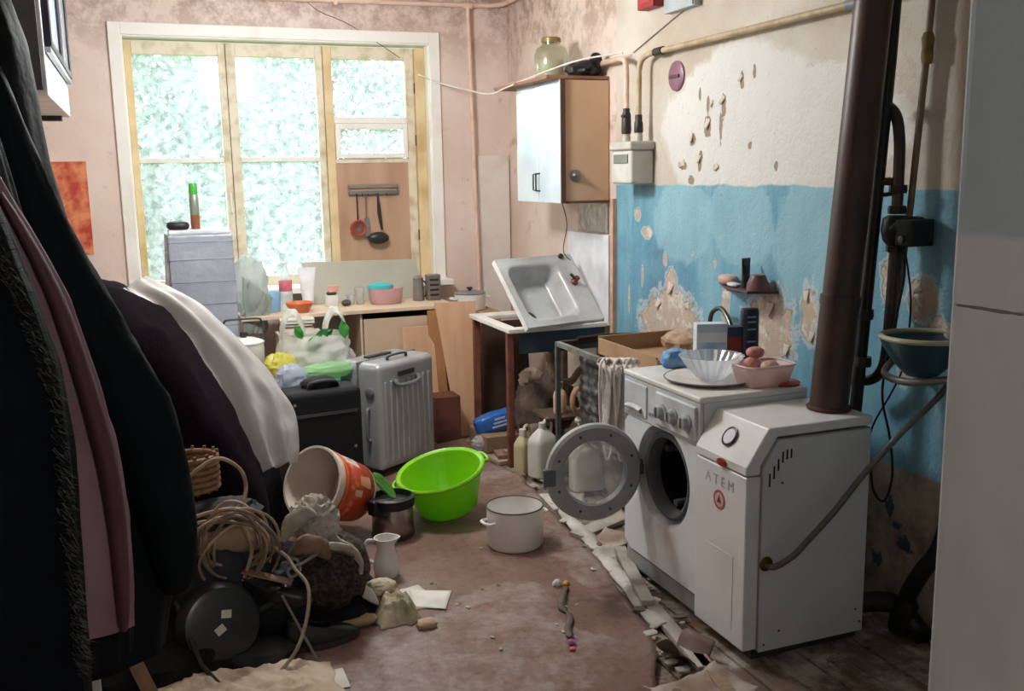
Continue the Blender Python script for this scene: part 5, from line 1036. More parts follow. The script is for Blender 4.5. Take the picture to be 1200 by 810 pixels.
# paint bucket on its side
bd = Vector((-.74, -.52, .42)).normalized(); bc = Vector((.85, 4.345, .19)); BM = axis_mx(bc, bd) @ Matrix.Scale(1.13, 4)
t = thing('paint_bucket', 'tipped white paint bucket with orange-red label', 'bucket', mx=BM)
M_bk = mat('#dccfc2', .45, col2='#c9b8a8', vs=6, bump=.05)
MB().lathe([(.0, 0), (.112, 0), (.118, .01), (.143, .25), (.148, .25), (.148, .262), (.139, .262), (.113, .014), (.0, .012)], 48).obj('body', M_bk, t)
m, n, l, p = nodes_of('bucket_label'); tc = n.new('ShaderNodeTexCoord'); no = n.new('ShaderNodeTexNoise'); no.inputs['Scale'].default_value = 22; no.inputs['Detail'].default_value = 3; l.new(tc.outputs['Object'], no.inputs[0])
cr = n.new('ShaderNodeValToRGB'); cr.color_ramp.elements[0].color = lin('#c4452a'); cr.color_ramp.elements[1].color = lin('#e07a4e'); cr.color_ramp.elements[0].position = .5; cr.color_ramp.elements[1].position = .62; l.new(no.outputs[0], cr.inputs[0]); l.new(cr.outputs[0], p.inputs['Base Color']); p.inputs['Roughness'].default_value = .4
MB().lathe([(.1205, .02), (.1412, .222)], 48).obj('label', m, t, solid=.001)
MB().lathe([(.139, .19), (.1425, .215)], 48).obj('label_band', mat('#d9652f', .4, bump=0), t, solid=.002)
for (a0, z0, z1, wd, c, nm) in ((.35, .1, .19, .5, '#ead9ce', 'white_patch'), (.37, .13, .165, .16, '#c9907c', 'patch_mark'), (-.35, .05, .12, .4, '#e9a184', 'pale_figure'), (-.75, .1, .15, .22, '#f0c3ac', 'pale_figure')):
    off = .0015 if nm != 'patch_mark' else .0028
    MB().grid(lambda u, v: ((.1185+.1*(z0+(z1-z0)*v)+off)*math.cos(LA+a0+(u-.5)*wd*(1-.3*v)), (.1185+.1*(z0+(z1-z0)*v)+off)*math.sin(LA+a0+(u-.5)*wd*(1-.3*v)), z0+(z1-z0)*v), 12, 5).obj(nm, mat(c, .45, bump=0), t) if (LA := .75) else None
# steel thermos pot
t = thing('steel_pot', 'stainless steel thermos pot with black rim and spout', 'pot', (.995, 4.21, .012), R(25))
MB().lathe([(.0, 0), (.092, 0), (.097, .01), (.095, .14), (.09, .15), (.08, .15), (.0, .14)], 40).obj('body', mat('#a59c94', .22, .9, col2='#8d847c', vs=4, bump=.02), t)
MB().lathe([(.099, .0), (.1, .012), (.097, .02)], 40).obj('base_ring', M_blk, t)
MB().lathe([(.094, .138), (.103, .145), (.106, .185), (.09, .192), (.084, .165), (.0, .155)], 40).obj('rim', mat('#1b1b1d', .4), t)
MB().bx(-.125, -.09, -.025, .025, .12, .19).obj('spout', mat('#1b1b1d', .4), t, False, 0, .008)
MB().grid(lambda u, v: (.93+.10*v+.012*nz(u*3, v*3), 4.28-.02*v+(u-.5)*.03, .17+(u-.3)*.075*math.sin(PI*(.15+.8*v))+.11*(1-v)**1.2*.9), 10, 12).obj('green_wrapper', sheer('green_wrap', '#6aa84a', .95, .3, .3), solid=.003, label='crumpled green wrapper sticking out of the steel pot', cat='wrapper')
# green basin
GB = Matrix.Translation((1.315, 4.37, .052)) @ Matrix.Rotation(R(15), 4, Vector((.45, -.8, 0)).normalized()) @ Matrix.Diagonal((.9, .9, 1.25, 1))
t = thing('green_basin', 'bright lime green plastic basin with handles', 'basin', mx=GB)
M_gb2 = sheer('lime_plastic', '#8fdc1e', .985, .3, .28)
def gl(a, z): return 1+.02*math.cos(2*a)
MB().lathe([(.0, 0), (.135, 0), (.15, .012), (.205, .145), (.214, .162), (.232, .166), (.232, .158), (.222, .155), (.218, .148), (.158, .004), (.14, -.006), (.0, -.006)][::-1], 64, None, gl).obj('body', M_gb2, t)
MB().lathe([(.222, .163), (.234, .168), (.24, .162), (.236, .152)], 64, None, gl).obj('rim', mat('#8ccf2a', .35, bump=.02), t)
for s in (0, PI): MB().tube(spline([(.228*math.cos(s-.3), .228*math.sin(s-.3), .158), (.262*math.cos(s-.15), .262*math.sin(s-.15), .15), (.262*math.cos(s+.15), .262*math.sin(s+.15), .15), (.228*math.cos(s+.3), .228*math.sin(s+.3), .158)], 5), .009, 8).obj('handle', mat('#8ccf2a', .35, bump=.02), t)
# white pot and jug
pot((1.475, 3.885, .009), .127, .185, mat('#e4e2df', .28, col2='#d2cdc6', vs=5, lo=.5, hi=.8, bump=.02), 'white enamel pot with dark rim and no lid on the linoleum', False, 'cooking_pot', '#4a4444', .7, R(12))
t = thing('milk_jug', 'small white ceramic jug with handle on the linoleum', 'jug', (.855, 3.765, .009), R(165))
MB().lathe([(.0, 0), (.045, 0), (.05, .01), (.056, .045), (.05, .085), (.036, .115), (.038, .14), (.048, .168), (.044, .168), (.034, .14), (.032, .115), (.045, .05), (.0, .01)], 36, None, lambda a, z: 1+(.28*max(0, math.cos(a+PI))**6 if z > .15 else 0)).obj('body', mat('#dcdad6', .25, col2='#cfcac4', vs=5, bump=.01), t)
MB().tube(spline([(.043, 0, .155), (.075, 0, .155), (.085, 0, .12), (.075, 0, .075), (.05, 0, .06)], 6), .0075, 10).obj('handle', mat('#dcdad6', .25, bump=.01), t)
# papers
for i, (P4, z, c, lab) in enumerate((([(.86, 3.60), (.95, 3.62), (.99, 3.40), (.86, 3.40)], .0105, '#d9d4cc', 'white paper sheet lying under the other beside the jug'), ([(.9, 3.58), (1.055, 3.505), (.985, 3.355), (.88, 3.42)], .0135, '#e6e2da', 'white paper sheet on top, angled on the linoleum'))):
    MB().grid(lambda u, v: tuple((Vector(P4[0]).lerp(Vector(P4[1]), u)).lerp(Vector(P4[3]).lerp(Vector(P4[2]), u), v))+(z+.004*max(0, nz(u*3, v*3, i)),), 10, 10).obj('paper_sheet', mat(c, .7, bump=.03), solid=.0008, label=lab, cat='paper', group='papers by the jug')

# ================================================================== HEAPS AND JUNK AT THE LEFT
M_dp = mat('#180c16', .95, col2='#0e080d', vs=5, bump=.25, bs=60, spec=.08)
prof = [(-.59, 1.28), (-.25, 1.26), (-.08, 1.235), (.05, 1.15), (.145, 1.02), (.24, .84), (.32, .66), (.38, .48), (.41, .1)]
def heap_z(x):
    for (xa, za), (xb, zb) in zip(prof, prof[1:]):
        if xa <= x <= xb: return za+(zb-za)*(x-xa)/(xb-xa)
    return prof[-1][1]
def heapf(u, v):
    # u along the ridge profile from the wall, v across from the near hem over the top to the far side
    i = u*(len(prof)-1); k = min(int(i), len(prof)-2); q = i-k
    x = prof[k][0]+(prof[k+1][0]-prof[k][0])*q; zt = prof[k][1]+(prof[k+1][1]-prof[k][1])*q
    y0, y1 = 3.66, 4.5; a = PI*v
    y = (y0+y1)/2-math.cos(a)*(y1-y0)/2; s = math.sin(a)**.42
    n_ = .03*crum((x*2.0, y*2.6, zt*1.2), 2.0, 4)+.012*crum((x*2, y*5, zt*2), 3.5, 8)
    return (x+.6*n_, y+n_, max(.02, (zt-.02)*s+.02+n_*s))
MB().grid(heapf, 60, 50).obj('coat_heap', M_dp, label='big dark plum coat heaped over furniture behind the hanging coats', cat='coat', smooth=80)
def loft(path, wid, th, m, name, lab, cat, seed=0, side=None, nu=28, k=8, parent=None, amp=.12, group=None, cs=3):
    P = spline(path, k); n = len(P); T, N = frames(P); W = []
    for i in range(n):
        q = i/(n-1)*(len(wid)-1); j = min(int(q), len(wid)-2); W.append(wid[j]+(wid[j+1]-wid[j])*(q-j))
    sd = Vector(side) if side else None
    def fn(u, v):
        i = min(n-1, int(round(v*(n-1)))); a = 2*PI*u
        S = sd-T[i]*sd.dot(T[i]) if sd else T[i].cross(N[i]); S.normalize(); Q = T[i].cross(S)
        e = math.sin(PI*min(1, max(0, v*.96+.02)))**.35
        kk = 1+amp*crum((math.cos(a)*1.2, math.sin(a)*1.2, v*len(path)*.8), cs, seed)
        return P[i]+S*math.cos(a)*W[i]*kk*e+Q*math.sin(a)*th*kk*e
    b = MB().grid(fn, nu, n, True)
    return b.obj(name, m, parent, parent is not None, smooth=80, label=lab, cat=cat, group=group)
M_wc = sheer('white_bag_plastic', '#cfccca', .96, .35, .3)
WI = spline([(-.1, 4.02, 1.215), (.03, 4.02, 1.13), (.12, 4.0, .99), (.2, 3.98, .83), (.27, 3.96, .67), (.33, 3.95, .53), (.37, 3.95, .45)], 8)
WO = spline([(.02, 4.4, 1.24), (.20, 4.34, 1.14), (.34, 4.28, 1.0), (.46, 4.22, .85), (.55, 4.16, .70), (.575, 4.1, .57), (.55, 4.04, .45)], 8)
def wrapf(u, v):
    i = min(len(WI)-1, int(round(v*(len(WI)-1)))); p = WI[i].lerp(WO[i], u)
    n_ = .02*math.sin(u*17+2.2*nz(v*3, 1)+v*4)*math.sin(PI*min(1, .15+u))+.012*nz(u*7, v*9, 3)
    arch = .045*math.sin(PI*u)
    return p+Vector((.55, -.55, .6))*(n_+arch)
MB().grid(wrapf, 44, len(WI)).obj('white_plastic_wrap', M_wc, solid=.003, smooth=85, label='white plastic wrap trailing down over the dark coat heap', cat='plastic wrap')
# pile base so the junk has something to lie on
M_dk2 = mat('#161415', .9, col2='#211e1f', vs=8, bump=.4, spec=.12)
MB().blob((.44, 3.66, .1), (.2, .14, .13), .25, 2.2, 44, 22, .9, 7, flatbot=.009).obj('black_clothes', M_dk2, label='black clothes heap behind the white rag and fur bag', cat='clothes')
MB().blob((.2, 3.5, .2), (.2, .13, .2), .22, 2.5, 40, 20, .9, 17, flatbot=.009).obj('black_bag', mat('#19181b', .6, col2='#2a292d', vs=9, bump=.3), label='black bag slumped behind the cable coil', cat='bag')
MB().blob((.2, 3.5, .46), (.13, .08, .05), .3, 2.5, 30, 14, .9, 5).obj('dark_cloth', mat('#26282b', .8, col2='#3b3d40'), label='dark grey cloth hanging inside the cable loops', cat='cloth')
# cable coil
rnd = random.Random(11)
M_cab = [mat('#b39c82', .55, col2='#94806a', vs=20), mat('#8d7a68', .55, col2='#6f5f50', vs=20)]
for i in range(12):
    cx, cy, cz = .235+rnd.uniform(-.025, .025), 3.345+rnd.uniform(-.03, .05), .385+rnd.uniform(-.03, .03); ra = .12+rnd.uniform(-.03, .02); rb = .135+rnd.uniform(-.035, .03); tl = rnd.uniform(-.3, .3)
    P = [(cx+ra*math.cos(a), cy-.06*math.sin(a)+.02*math.sin(3*a+i), cz+rb*math.sin(a)+tl*ra*math.cos(a)) for a in [2*PI*j/30 for j in range(30)]]
    MB().tube(P, .0055, 6, closed=True).obj('cable_loop', M_cab[i % 2], label='beige cable loop in the coil hung on the junk pile', cat='cable', group='loops of the beige cable coil')
for i, (P, lab) in enumerate((([(.07, 3.42, .60), (.12, 3.40, .66), (.2, 3.40, .695), (.27, 3.42, .64), (.285, 3.43, .56), (.25, 3.42, .50), (.16, 3.4, .47)], 'pale cable arching highest over the junk pile'), ([(.05, 3.38, .49), (.16, 3.36, .52), (.26, 3.36, .515), (.32, 3.37, .44), (.33, 3.38, .34), (.28, 3.38, .24)], 'beige cable bowing around the front of the coil'), ([(.06, 3.38, .47), (.15, 3.37, .485), (.25, 3.36, .46), (.285, 3.37, .36), (.25, 3.37, .25)], 'beige cable tucked inside the front bow of the coil'))):
    MB().tube(spline(P, 8), .007, 8).obj('loose_cable', M_cab[0], label=lab, cat='cable', group='loose cables on the junk pile')
MB().tube(spline([(.36, 3.36, .36), (.4, 3.33, .33), (.42, 3.28, .3), (.45, 3.2, .26), (.43, 3.13, .18), (.38, 3.07, .1), (.3, 3.03, .04), (.26, 3.0, .03)], 8), .0065, 8).obj('beige_twine', mat('#9a8a72', .6, col2='#7d6e5a', vs=20), label='beige twine hanging from the pile down to the black shoe', cat='twine')
MB().blob((.47, 4.62, .2), (.14, .2, .24), .22, 2.4, 40, 22, .85, 61, flatbot=.012).obj('black_sack', mat('#121114', .6, col2='#1d1c20', vs=8, bump=.3), label='black rubbish sack between the coat heap and the black suitcase', cat='sack')
# wicker basket rim and log-like roll
t = thing('wicker_basket', 'brown wicker basket half hidden behind the hanging black coat', 'basket', (.08, 3.5, .5))
for k in range(6): MB().tube([(.1+.1*math.cos(2*PI*i/28), 3.55+.08*math.sin(2*PI*i/28), .56+.022*k) for i in range(28)], .011, 7, closed=True).obj('wicker_ring', mat('#8f6d48', .7, col2='#6f5034', vs=30), t, True)
for i in range(14): a = 2*PI*i/14; MB().tube([(.1+.1*math.cos(a), 3.55+.08*math.sin(a), .545), (.1+.103*math.cos(a), 3.55+.083*math.sin(a), .69)], .006, 6).obj('wicker_stake', mat('#7d5c3c', .7), t, True)
MB().lathe([(.0, 0), (.055, 0), (.06, .01), (.06, .24), (.055, .25), (.0, .25)], 28, axis_mx((.07, 3.47, .36), (.92, -.1, .12))).obj('paper_roll', mat('#a08a70', .7, col2='#8b745c', vs=6), label='tan paper roll lying under the cable coil', cat='roll')
# black pan lid standing against the pile
PM = axis_mx((.158, 3.245, .158), (.22, -.93, .26))
t = thing('black_pan', 'round black pan seen from below with two white stickers', 'pan', mx=PM)
MB().lathe([(.0, .03), (.11, .03), (.125, .026), (.138, .0), (.145, -.03), (.142, -.03), (.13, .0), (.0, .01)], 56).obj('body', mat('#1a1a1c', .28, col2='#242426', vs=4, bump=.02, spec=.5), t)
for (x, y, a) in ((.015, .035, -.2), (-.012, -.012, .5)): MB().box((0, 0, .0315), (.034, .027, .0012), Matrix.Translation((x, y, 0)) @ Matrix.Rotation(a, 4, 'Z')).obj('sticker', mat('#cfccc0', .6, bump=0), t, False, 0)
MB().tube([(.13, .0, -.02), (.2, .02, -.03), (.28, .05, -.03)], [.012, .014, .012], 10, flat=.6).obj('handle', mat('#161618', .4), t)
# stick, broom handle, wooden slats at the left bottom
MB().tube([(.02, 3.30, .24), (.08, 3.12, .09), (.17, 2.96, .02)], .009, 8).obj('black_rod', mat('#1b1b1d', .4), label='thin black rod lying across the pale cloth', cat='rod')
MB().tube([(.37, 3.28, .21), (.44, 3.16, .06), (.455, 3.12, .03)], .005, 8).obj('steel_skewer', mat('#a8a4a0', .3, .8), label='thin steel skewer leaning on the black shoe', cat='skewer')
MB().prism([(-.2, 3.3, .2), (-.16, 3.3, .215), (-.02, 2.92, .02), (-.06, 2.92, .012)], (0, .02, .012)).obj('wood_slat', mat('#6a4a30', .6, col2='#54381f', vs=5), smooth=0, bevel=.002, label='brown wooden slat sloping down beneath the coats', cat='slat')
t = thing('red_plank', 'dark red painted plank standing below the coats', 'plank', (-.28, 2.9, 0))
MB().bx(-.36, -.25, 2.9, 2.93, .0, .5).obj('board', mat('#3c1b20', .5, col2='#2c1216'), t, True, 0, .004)
for z in (.17, .27, .36): MB().lathe([(.005, 0), (.004, .004), (.0, .005)], 8, axis_mx((-.29, 2.9, z), (0, -1, 0))).obj('nail', mat('#b9b4ae', .4, .6), t, True)
MB().bx(-.232, -.205, 2.885, 2.905, .0, .48).obj('white_strip', mat('#b9b8b6', .5), smooth=0, bevel=.003, label='white plastic strip standing beside the dark red plank', cat='strip')
MB().blob((-.06, 3.32, .05), (.26, .2, .07), .3, 2.4, 40, 18, .9, 27, flatbot=.0095).obj('dark_trousers', M_dk2, label='dark trousers crumpled on the floor beneath the hanging coats', cat='trousers')
MB().blob((.36, 3.45, .13), (.12, .1, .12), .3, 2.4, 34, 18, .9, 33, flatbot=.0095).obj('black_hat', mat('#131214', .7, col2='#201f22', vs=9), label='crushed black hat between the pan and the fur bag', cat='hat')
MB().blob((.28, 3.24, .03), (.12, .08, .035), .3, 2.6, 30, 14, .9, 35, flatbot=.0095).obj('black_scarf', mat('#18171a', .8, col2='#2a282c', vs=14), label='black scarf on the floor between the pan and the shoe', cat='scarf')
# pale cloth at the front
def clothf(u, v):
    x = -.16+u*.66+.03*nz(v*4, 2); y = 2.86+v*.36-.1*u+.03*nz(u*4, 5)
    e = min(1, 6*min(u, 1-u, v, 1-v))
    return (x, y, .012+e*(.035+.030*crum((x, y, 0), 9, 2)+.016*crum((x, y, 0), 19, 6)))
MB().grid(clothf, 90, 60).obj('pale_cloth', mat('#d2c2ae', .9, col2='#b5a18c', vs=9, bump=.3, bs=90), solid=.004, label='crumpled pale beige cloth on the floor at the front of the pile', cat='cloth', smooth=80)
MB().bx(.42, .53, 2.93, 3.06, .011, .014).obj('paper_scrap', mat('#d4cfc4', .7), smooth=0, label='white card corner poking out from the pale cloth', cat='paper')
# shoes
def shoe(loc, rz, s, m, ms, lab, tilt=0, high=0):
    Mx = Matrix.Translation(loc) @ Matrix.Rotation(rz, 4, 'Z') @ Matrix.Rotation(tilt, 4, 'X') @ Matrix.Scale(s, 4)
    t = thing('shoe', lab, 'shoe', mx=Mx, group='shoes in the pile')
    def so(u, v):
        a = 2*PI*u; x = .14*math.cos(a); w_ = .043*(1+.18*math.cos(a-.1)) ; return (x, w_*math.sin(a)*(1-.12*math.cos(a*2)), .022*v)
    b = MB().grid(so, 36, 3, True); b.f += [tuple(range(35, -1, -1)), tuple(72+k for k in range(36))]; b.obj('sole', ms, t)
    def up(u, v):
        a = 2*PI*u; x = .135*math.cos(a); w_ = .042*(1+.15*math.cos(a)); top = .05+.05*max(0, -math.cos(a))+high*max(0, -math.cos(a))
        k = 1-.35*v*v
        if math.cos(a) > 0: x = x*(1-.75*v*v)+.0*v
        return (x*(1-.12*v), w_*math.sin(a)*k, .02+v*top)
    MB().grid(up, 40, 12, True).obj('upper', m, t, solid=.005)
    MB().blob((-.03, 0, .04), (.085, .036, .02), .05, 2, 20, 8).obj('insole', mat('#3a332e', .8), t)
    return t
shoe((.5, 3.27, .009), R(8), 1.0, mat('#151416', .4, col2='#201f21', bump=.1), M_blk, 'black leather shoe lying at the foot of the pile')
shoe((.36, 3.36, .16), R(-25), .95, mat('#1a191b', .35, col2='#252427', bump=.1), M_blk, 'glossy black shoe higher on the pile beside the black pan', .3)
MB().blob((.645, 3.36, .028), (.075, .035, .018), .06, 3, 24, 10, .8, 4, flatbot=.0095).obj('shoe_sole', mat('#a8916f', .7, col2='#8d7656', vs=9), label='loose tan shoe sole beside the black shoe', cat='shoe sole')
# furry patterned boot / cloth
t = thing('leopard_bag', 'dark mottled fur bag slumped on the junk pile', 'bag', (.58, 3.5, .1))
m, n, l, p = nodes_of('mottled_fur'); tc = n.new('ShaderNodeTexCoord'); vo = n.new('ShaderNodeTexVoronoi'); vo.inputs['Scale'].default_value = 75; l.new(tc.outputs['Object'], vo.inputs[0])
no = n.new('ShaderNodeTexNoise'); no.inputs['Scale'].default_value = 30; l.new(tc.outputs['Object'], no.inputs[0]); mm = n.new('ShaderNodeMath'); mm.operation = 'MULTIPLY'; l.new(vo.outputs[0], mm.inputs[0]); l.new(no.outputs[0], mm.inputs[1])
cr = n.new('ShaderNodeValToRGB'); cr.color_ramp.elements[0].color = lin('#17130f'); cr.color_ramp.elements[1].color = lin('#4f4234'); cr.color_ramp.elements[0].position = .15; cr.color_ramp.elements[1].position = .5; l.new(mm.outputs[0], cr.inputs[0]); l.new(cr.outputs[0], p.inputs['Base Color']); p.inputs['Roughness'].default_value = .9
bp = n.new('ShaderNodeBump'); bp.inputs['Strength'].default_value = .6; l.new(mm.outputs[0], bp.inputs['Height']); l.new(bp.outputs[0], p.inputs['Normal'])
MB().blob((.56, 3.47, .2), (.145, .15, .13), .22, 2.4, 44, 26, .95, 12, flatbot=.05).obj('body', m, t, True)
MB().tube(spline([(.44, 3.36, .30), (.5, 3.32, .335), (.58, 3.33, .32), (.64, 3.36, .28)], 6), .011, 8, flat=.5).obj('strap', mat('#6d5c4a', .6), t, True)
MB().blob((.58, 3.53, .035), (.17, .17, .045), .25, 2.4, 36, 18, .9, 6, flatbot=.009).obj('black_jumper', M_dk2, label='black jumper under the mottled fur bag', cat='clothes')
# white straps tangle
M_wt = mat('#b9b0a4', .7, col2='#8f877c', vs=15)
MB().blob((.525, 3.45, .405), (.07, .05, .075), .55, 2.6, 44, 28, .9, 52, M=Matrix.Translation((.525, 3.45, .405)) @ Matrix.Rotation(R(-25), 4, 'Y') @ Matrix.Translation((-.525, -3.45, -.405))).obj('white_rag', M_wt, label='crumpled off-white rag below the mouth of the paint bucket', cat='rag')
loft([(.40, 3.4, .36), (.43, 3.4, .42), (.48, 3.39, .455), (.52, 3.38, .45)], [.015, .03, .03, .012], .012, mat('#a89e92', .8, col2='#857a6e', vs=15), 'beige_rag', 'beige rag twisted beside the off-white one', 'rag', 6, (0, .3, 1), 22, 8, amp=.35)
loft([(.55, 3.46, .37), (.58, 3.40, .34), (.63, 3.37, .31), (.66, 3.36, .26), (.665, 3.35, .21)], [.018, .026, .022, .02, .012], .01, M_wt, 'white_strap', 'twisted off-white strap running down over the mottled fur bag', 'strap', 5, (.5, -.5, 0), 20, 8, amp=.3)
loft([(.5, 3.4, .36), (.53, 3.34, .345), (.6, 3.32, .335), (.65, 3.33, .30)], [.015, .022, .024, .012], .01, M_wt, 'white_lace', 'dirty white lace strip across the top of the fur bag', 'lace', 9, (0, -.5, .6), 20, 8, amp=.35)
loft([(.43, 3.36, .33), (.47, 3.33, .36), (.52, 3.33, .34), (.55, 3.33, .30)], [.02, .04, .038, .015], .022, mat('#8a7260', .85, col2='#6a5444', vs=14), 'brown_sock', 'crumpled brown sock between the cables and the fur bag', 'sock', 13, (.3, -.3, .8), 22, 8, amp=.35)
MB().tube(spline([(.4, 3.34, .30), (.43, 3.32, .32), (.44, 3.31, .28), (.41, 3.31, .26), (.40, 3.31, .29), (.45, 3.3, .31), (.5, 3.31, .33)], 6), .006, 7).obj('knotted_cord', mat('#8d8a88', .5), label='knotted grey cord on the front of the fur bag', cat='cord')
# crumpled beige glove bundle
t = thing('fabric_bundle', 'crumpled beige and olive fabric bundle on the linoleum by the papers', 'cloth', (.79, 3.46, .009))
def bun(u, v):
    x, y = .715+u*.165+.015*nz(v*5, 3), 3.29+v*.2+.015*nz(u*5, 8); e = min(1, 4*min(u, 1-u, v, 1-v))
    return (x, y, .0105+e*max(0, .055+.035*crum((x, y, 0), 15, 3)+.016*crum((x, y, 0), 34, 5)))
MB().grid(bun, 60, 60).obj('body', mat('#b9ae94', .85, col2='#7d7458', vs=14, bump=.3), t, True, 80, solid=.004)
MB().blob((.755, 3.46, .1), (.06, .04, .028), .3, 2.5, 28, 16, 1, 4).obj('fold', mat('#c4b89e', .8, col2='#8f866c', vs=12, bump=.3), t, True)
MB().tube([(.80+.066*math.cos(a), 3.385+.06*math.sin(a), .014) for a in [2*PI*i/32 for i in range(32)]], .006, 7, closed=True).obj('hem', mat('#7f8a70', .7), t, True)
MB().blob((.70, 3.56, .07), (.05, .06, .065), .2, 2.5, 24, 14, 1, 31, flatbot=.0095).obj('black_glove', mat('#141416', .7), label='black glove between the fur bag and the beige bundle', cat='glove')
loft([(.66, 3.44, .14), (.7, 3.42, .1), (.735, 3.40, .06)], [.015, .022, .01], .006, mat('#d0ccc6', .6), 'white_tag', 'white tag hanging beside the beige bundle', 'tag', 4, (.5, 0, .5), 16, 8)
for i, (x, y, z, a, lab) in enumerate(((.27, 3.27, .045, .5, 'grey plastic scraper lying below the black pan'), (.33, 3.34, .26, -.4, 'orange-brown leaf-shaped scrap below the cable coil'))):
    MB().bx(-.09, .09, -.022, .022, 0, .006, Matrix.Translation((x, y, z)) @ Matrix.Rotation(a, 4, 'Z') @ Matrix.Rotation(.25, 4, 'Y')).obj('flat_scrap', mat(('#5a5a5a', '#8d6a4c')[i], .6), smooth=0, bevel=.002, label=lab, cat='scrap')
# ================================================================== HANGING COATS
t = thing('coat_rack', 'wooden coat rack board with hooks on the wall above the coats', 'coat rack', (XL, 2.3, 1.9))
MB().bx(XL, XL+.025, 1.5, 3.0, 1.92, 2.02).obj('board', mat('#54402f', .6), t, True, 0, .004)
for y in (1.75, 2.08, 2.35, 2.62): MB().tube(spline([(XL+.02, y, 1.98), (XL+.09, y, 1.96), (XL+.11, y, 2.0), (XL+.1, y, 2.03)], 5), .007, 8).obj('hook', mat('#4a4642', .4, .7), t, True)
def coat(name, lab, y, S, m, quilt=0, fold=.03, seed=0, nf=9, sleeve=None, collar=None, lining=None, trim=None, rz=0):
    """S: rows of (z, x_right, half_depth_y); the back lies against the wall"""
    t = thing(name, lab, 'coat', (XL+.02, y, S[-1][0]), 0, 'coats hanging on the wall rack')
    n = len(S)
    def fn(u, v):
        q = v*(n-1); k = min(int(q), n-2); f = q-k; f = f*f*(3-2*f) if False else f
        z = S[k][0]+(S[k+1][0]-S[k][0])*f; xr = S[k][1]+(S[k+1][1]-S[k][1])*f; hd = S[k][2]+(S[k+1][2]-S[k][2])*f
        xl = XL+.03; cx = (xl+xr)/2; a_ = (xr-xl)/2; th = 2*PI*u; c, s = math.cos(th), math.sin(th)
        e = (abs(c)**2.6+abs(s)**2.6)**(-1/2.6)
        r = 1+fold*(.3+v)*(math.sin(th*nf+seed+2*v)+.6*math.sin(th*(nf*2+1)+seed*2))+.02*crum((c, s, v*3), 2.5, seed)
        if quilt: r += .035*abs(math.sin(z*PI/quilt))-.02
        r = 1+(r-1)*min(1, .45/max(.1, a_*2))
        return (cx+a_*c*e*r, y+hd*s*e*r, z)
    b = MB().grid(fn, 96, 70, True); b.f += [tuple(range(96)), tuple(69*96+k for k in range(95, -1, -1))]
    b.obj('body', m, t, True, 85)
    if sleeve:
        for P, W, th_ in sleeve: loft(P, W, th_, m, 'sleeve', None, None, seed+3, (1, 0, 0), 32, 10, t, .1, cs=2)
    return t
M_bl = mat('#0a0f13', .65, col2='#0f1519', vs=8, bump=.2, bs=50, spec=.1)
M_nv = mat('#090c11', .75, col2='#0f131a', vs=12, bump=.3, bs=40, spec=.08)
M_pk = mat('#92727a', .75, col2='#7d5d66', vs=6, bump=.25, bs=30, spec=.25)
# farthest, large black coat
coat('black_coat', 'long black padded coat, farthest of the hanging coats', 2.5,
     [(2.1, -.24, .10), (1.95, -.20, .17), (1.7, -.18, .19), (1.42, -.125, .2), (1.2, -.05, .2), (.9, .0, .2), (.65, .01, .2), (.5, -.02, .19)], M_bl, 0, .02, 2, 7,
     [([(-.27, 2.36, 1.9), (-.215, 2.36, 1.6), (-.13, 2.36, 1.32), (-.04, 2.37, 1.1), (.0, 2.38, .9), (.02, 2.38, .74), (.015, 2.38, .66)], [.05, .07, .085, .085, .075, .065, .06], .06)])
coat('black_jacket', 'black jacket between the padded coat and the pink one', 2.18,
     [(2.08, -.30, .05), (1.9, -.27, .08), (1.6, -.22, .09), (1.3, -.15, .09), (1.0, -.10, .09), (.75, -.08, .09), (.62, -.09, .09)], mat('#0c0f13', .75, col2='#12161b', vs=8, bump=.2, spec=.1), .0, .02, 6, 8)
t = coat('pink_coat', 'dusty pink quilted coat hanging between dark coats', 2.02,
     [(1.95, -.36, .05), (1.75, -.27, .06), (1.64, -.22, .065), (1.55, -.18, .065), (1.43, -.13, .065), (1.28, -.10, .065), (1.15, -.072, .065), (1.0, -.062, .065), (.82, -.068, .065), (.76, -.072, .06)], M_pk, .0, .02, 9, 6)
loft([(-.225, 1.975, 1.63), (-.15, 1.97, 1.43), (-.095, 1.965, 1.15), (-.083, 1.965, .95), (-.088, 1.965, .77)], [.012, .016, .018, .018, .018], .03, mat('#55303c', .7), 'front_band', None, None, 4, (1, 0, 0), 16, 8, t)
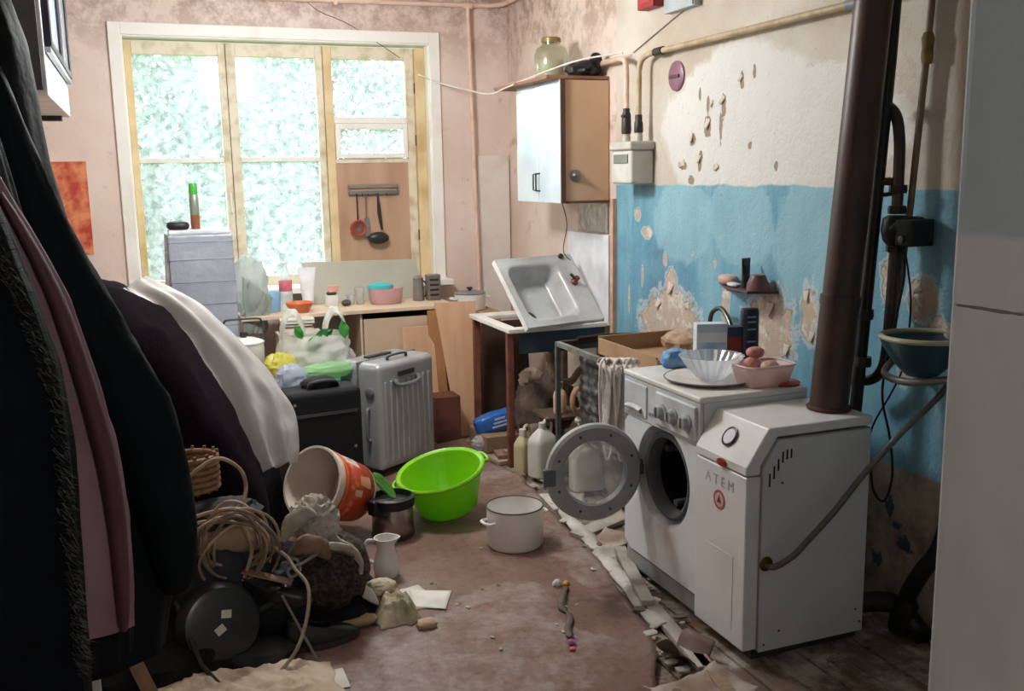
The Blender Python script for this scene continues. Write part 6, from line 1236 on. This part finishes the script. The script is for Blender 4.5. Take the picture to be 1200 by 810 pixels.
# nearest navy coat with furry edge
t = coat('navy_coat', 'very dark navy coat with furry edge, nearest of the hanging coats', 1.80,
     [(1.95, -.36, .10), (1.75, -.28, .12), (1.62, -.215, .12), (1.55, -.195, .12), (1.46, -.172, .12), (1.34, -.145, .12), (1.2, -.138, .12), (1.0, -.142, .12), (.75, -.15, .12), (.45, -.16, .12), (.3, -.17, .12)], M_nv, .0, .025, 4, 8)
b = MB(); rnd = random.Random(5)
for i in range(1500):
    f = rnd.random(); z = 1.62-f*.8; xr = -.225+.085*min(1, f*2.6)**.8+rnd.uniform(-.02, .002); y = 1.70+rnd.uniform(-.02, .03)
    d = Vector((rnd.uniform(.2, 1), rnd.uniform(-.8, .2), rnd.uniform(-.7, .3))).normalized()*rnd.uniform(.012, .032); s = Vector((0, .4, 1)).cross(d).normalized()*.0018
    p0 = Vector((xr, y, z)); b.add([p0-s, p0+s, p0+d], [(0, 1, 2)])
tag(b.obj('fur_trim', mat('#26241f', .9, col2='#4d463a', vs=20, bump=0), t, True, 0), kind='stuff')
# unseen lamp added as fill in the hall behind the camera (bulb on a cord)
t = thing('hall_fill_lamp', 'added fill bulb on a cord, unseen in the hall behind the camera', 'lamp', (.5, -1.0, 2.3))
MB().tube([(0, 0, .14), (0, 0, .55)], .004, 6).obj('cord', M_blk, t)
MB().lathe([(.018, .08), (.02, .14), (.0, .14)], 16).obj('socket', M_blk, t)
m, n, l, p = nodes_of('fill_bulb_glow'); p.inputs['Emission Color'].default_value = (1, .93, .82, 1); p.inputs['Emission Strength'].default_value = 60
MB().lathe([(.0, 0), (.02, .004), (.03, .025), (.026, .05), (.014, .08), (.0, .082)], 20).obj('bulb', m, t)
lp = bpy.data.lights.new('hall_fill', 'POINT'); lp.energy = 14; lp.shadow_soft_size = .05; lp.color = (.97, .99, 1)
lo = bpy.data.objects.new('hall_fill', lp); C.objects.link(lo); lo.parent = t; lo.location = (0, 0, -.06)

t = thing('kitchen_fill_globe', 'added white globe lamp, unseen above the view, for the kitchen fill light', 'lamp', (.8, 4.6, 2.62))  # unseen lamp body added to go with the kitchen fill light
MB().lathe([(.06, .14), (.06, .23)], 24).obj('canopy', M_wh, t)
MB().lathe([(.05, .15), (.1, .12), (.13, .06), (.12, .03), (.13, .06)], 28).obj('shade', M_wh, t, solid=.003)
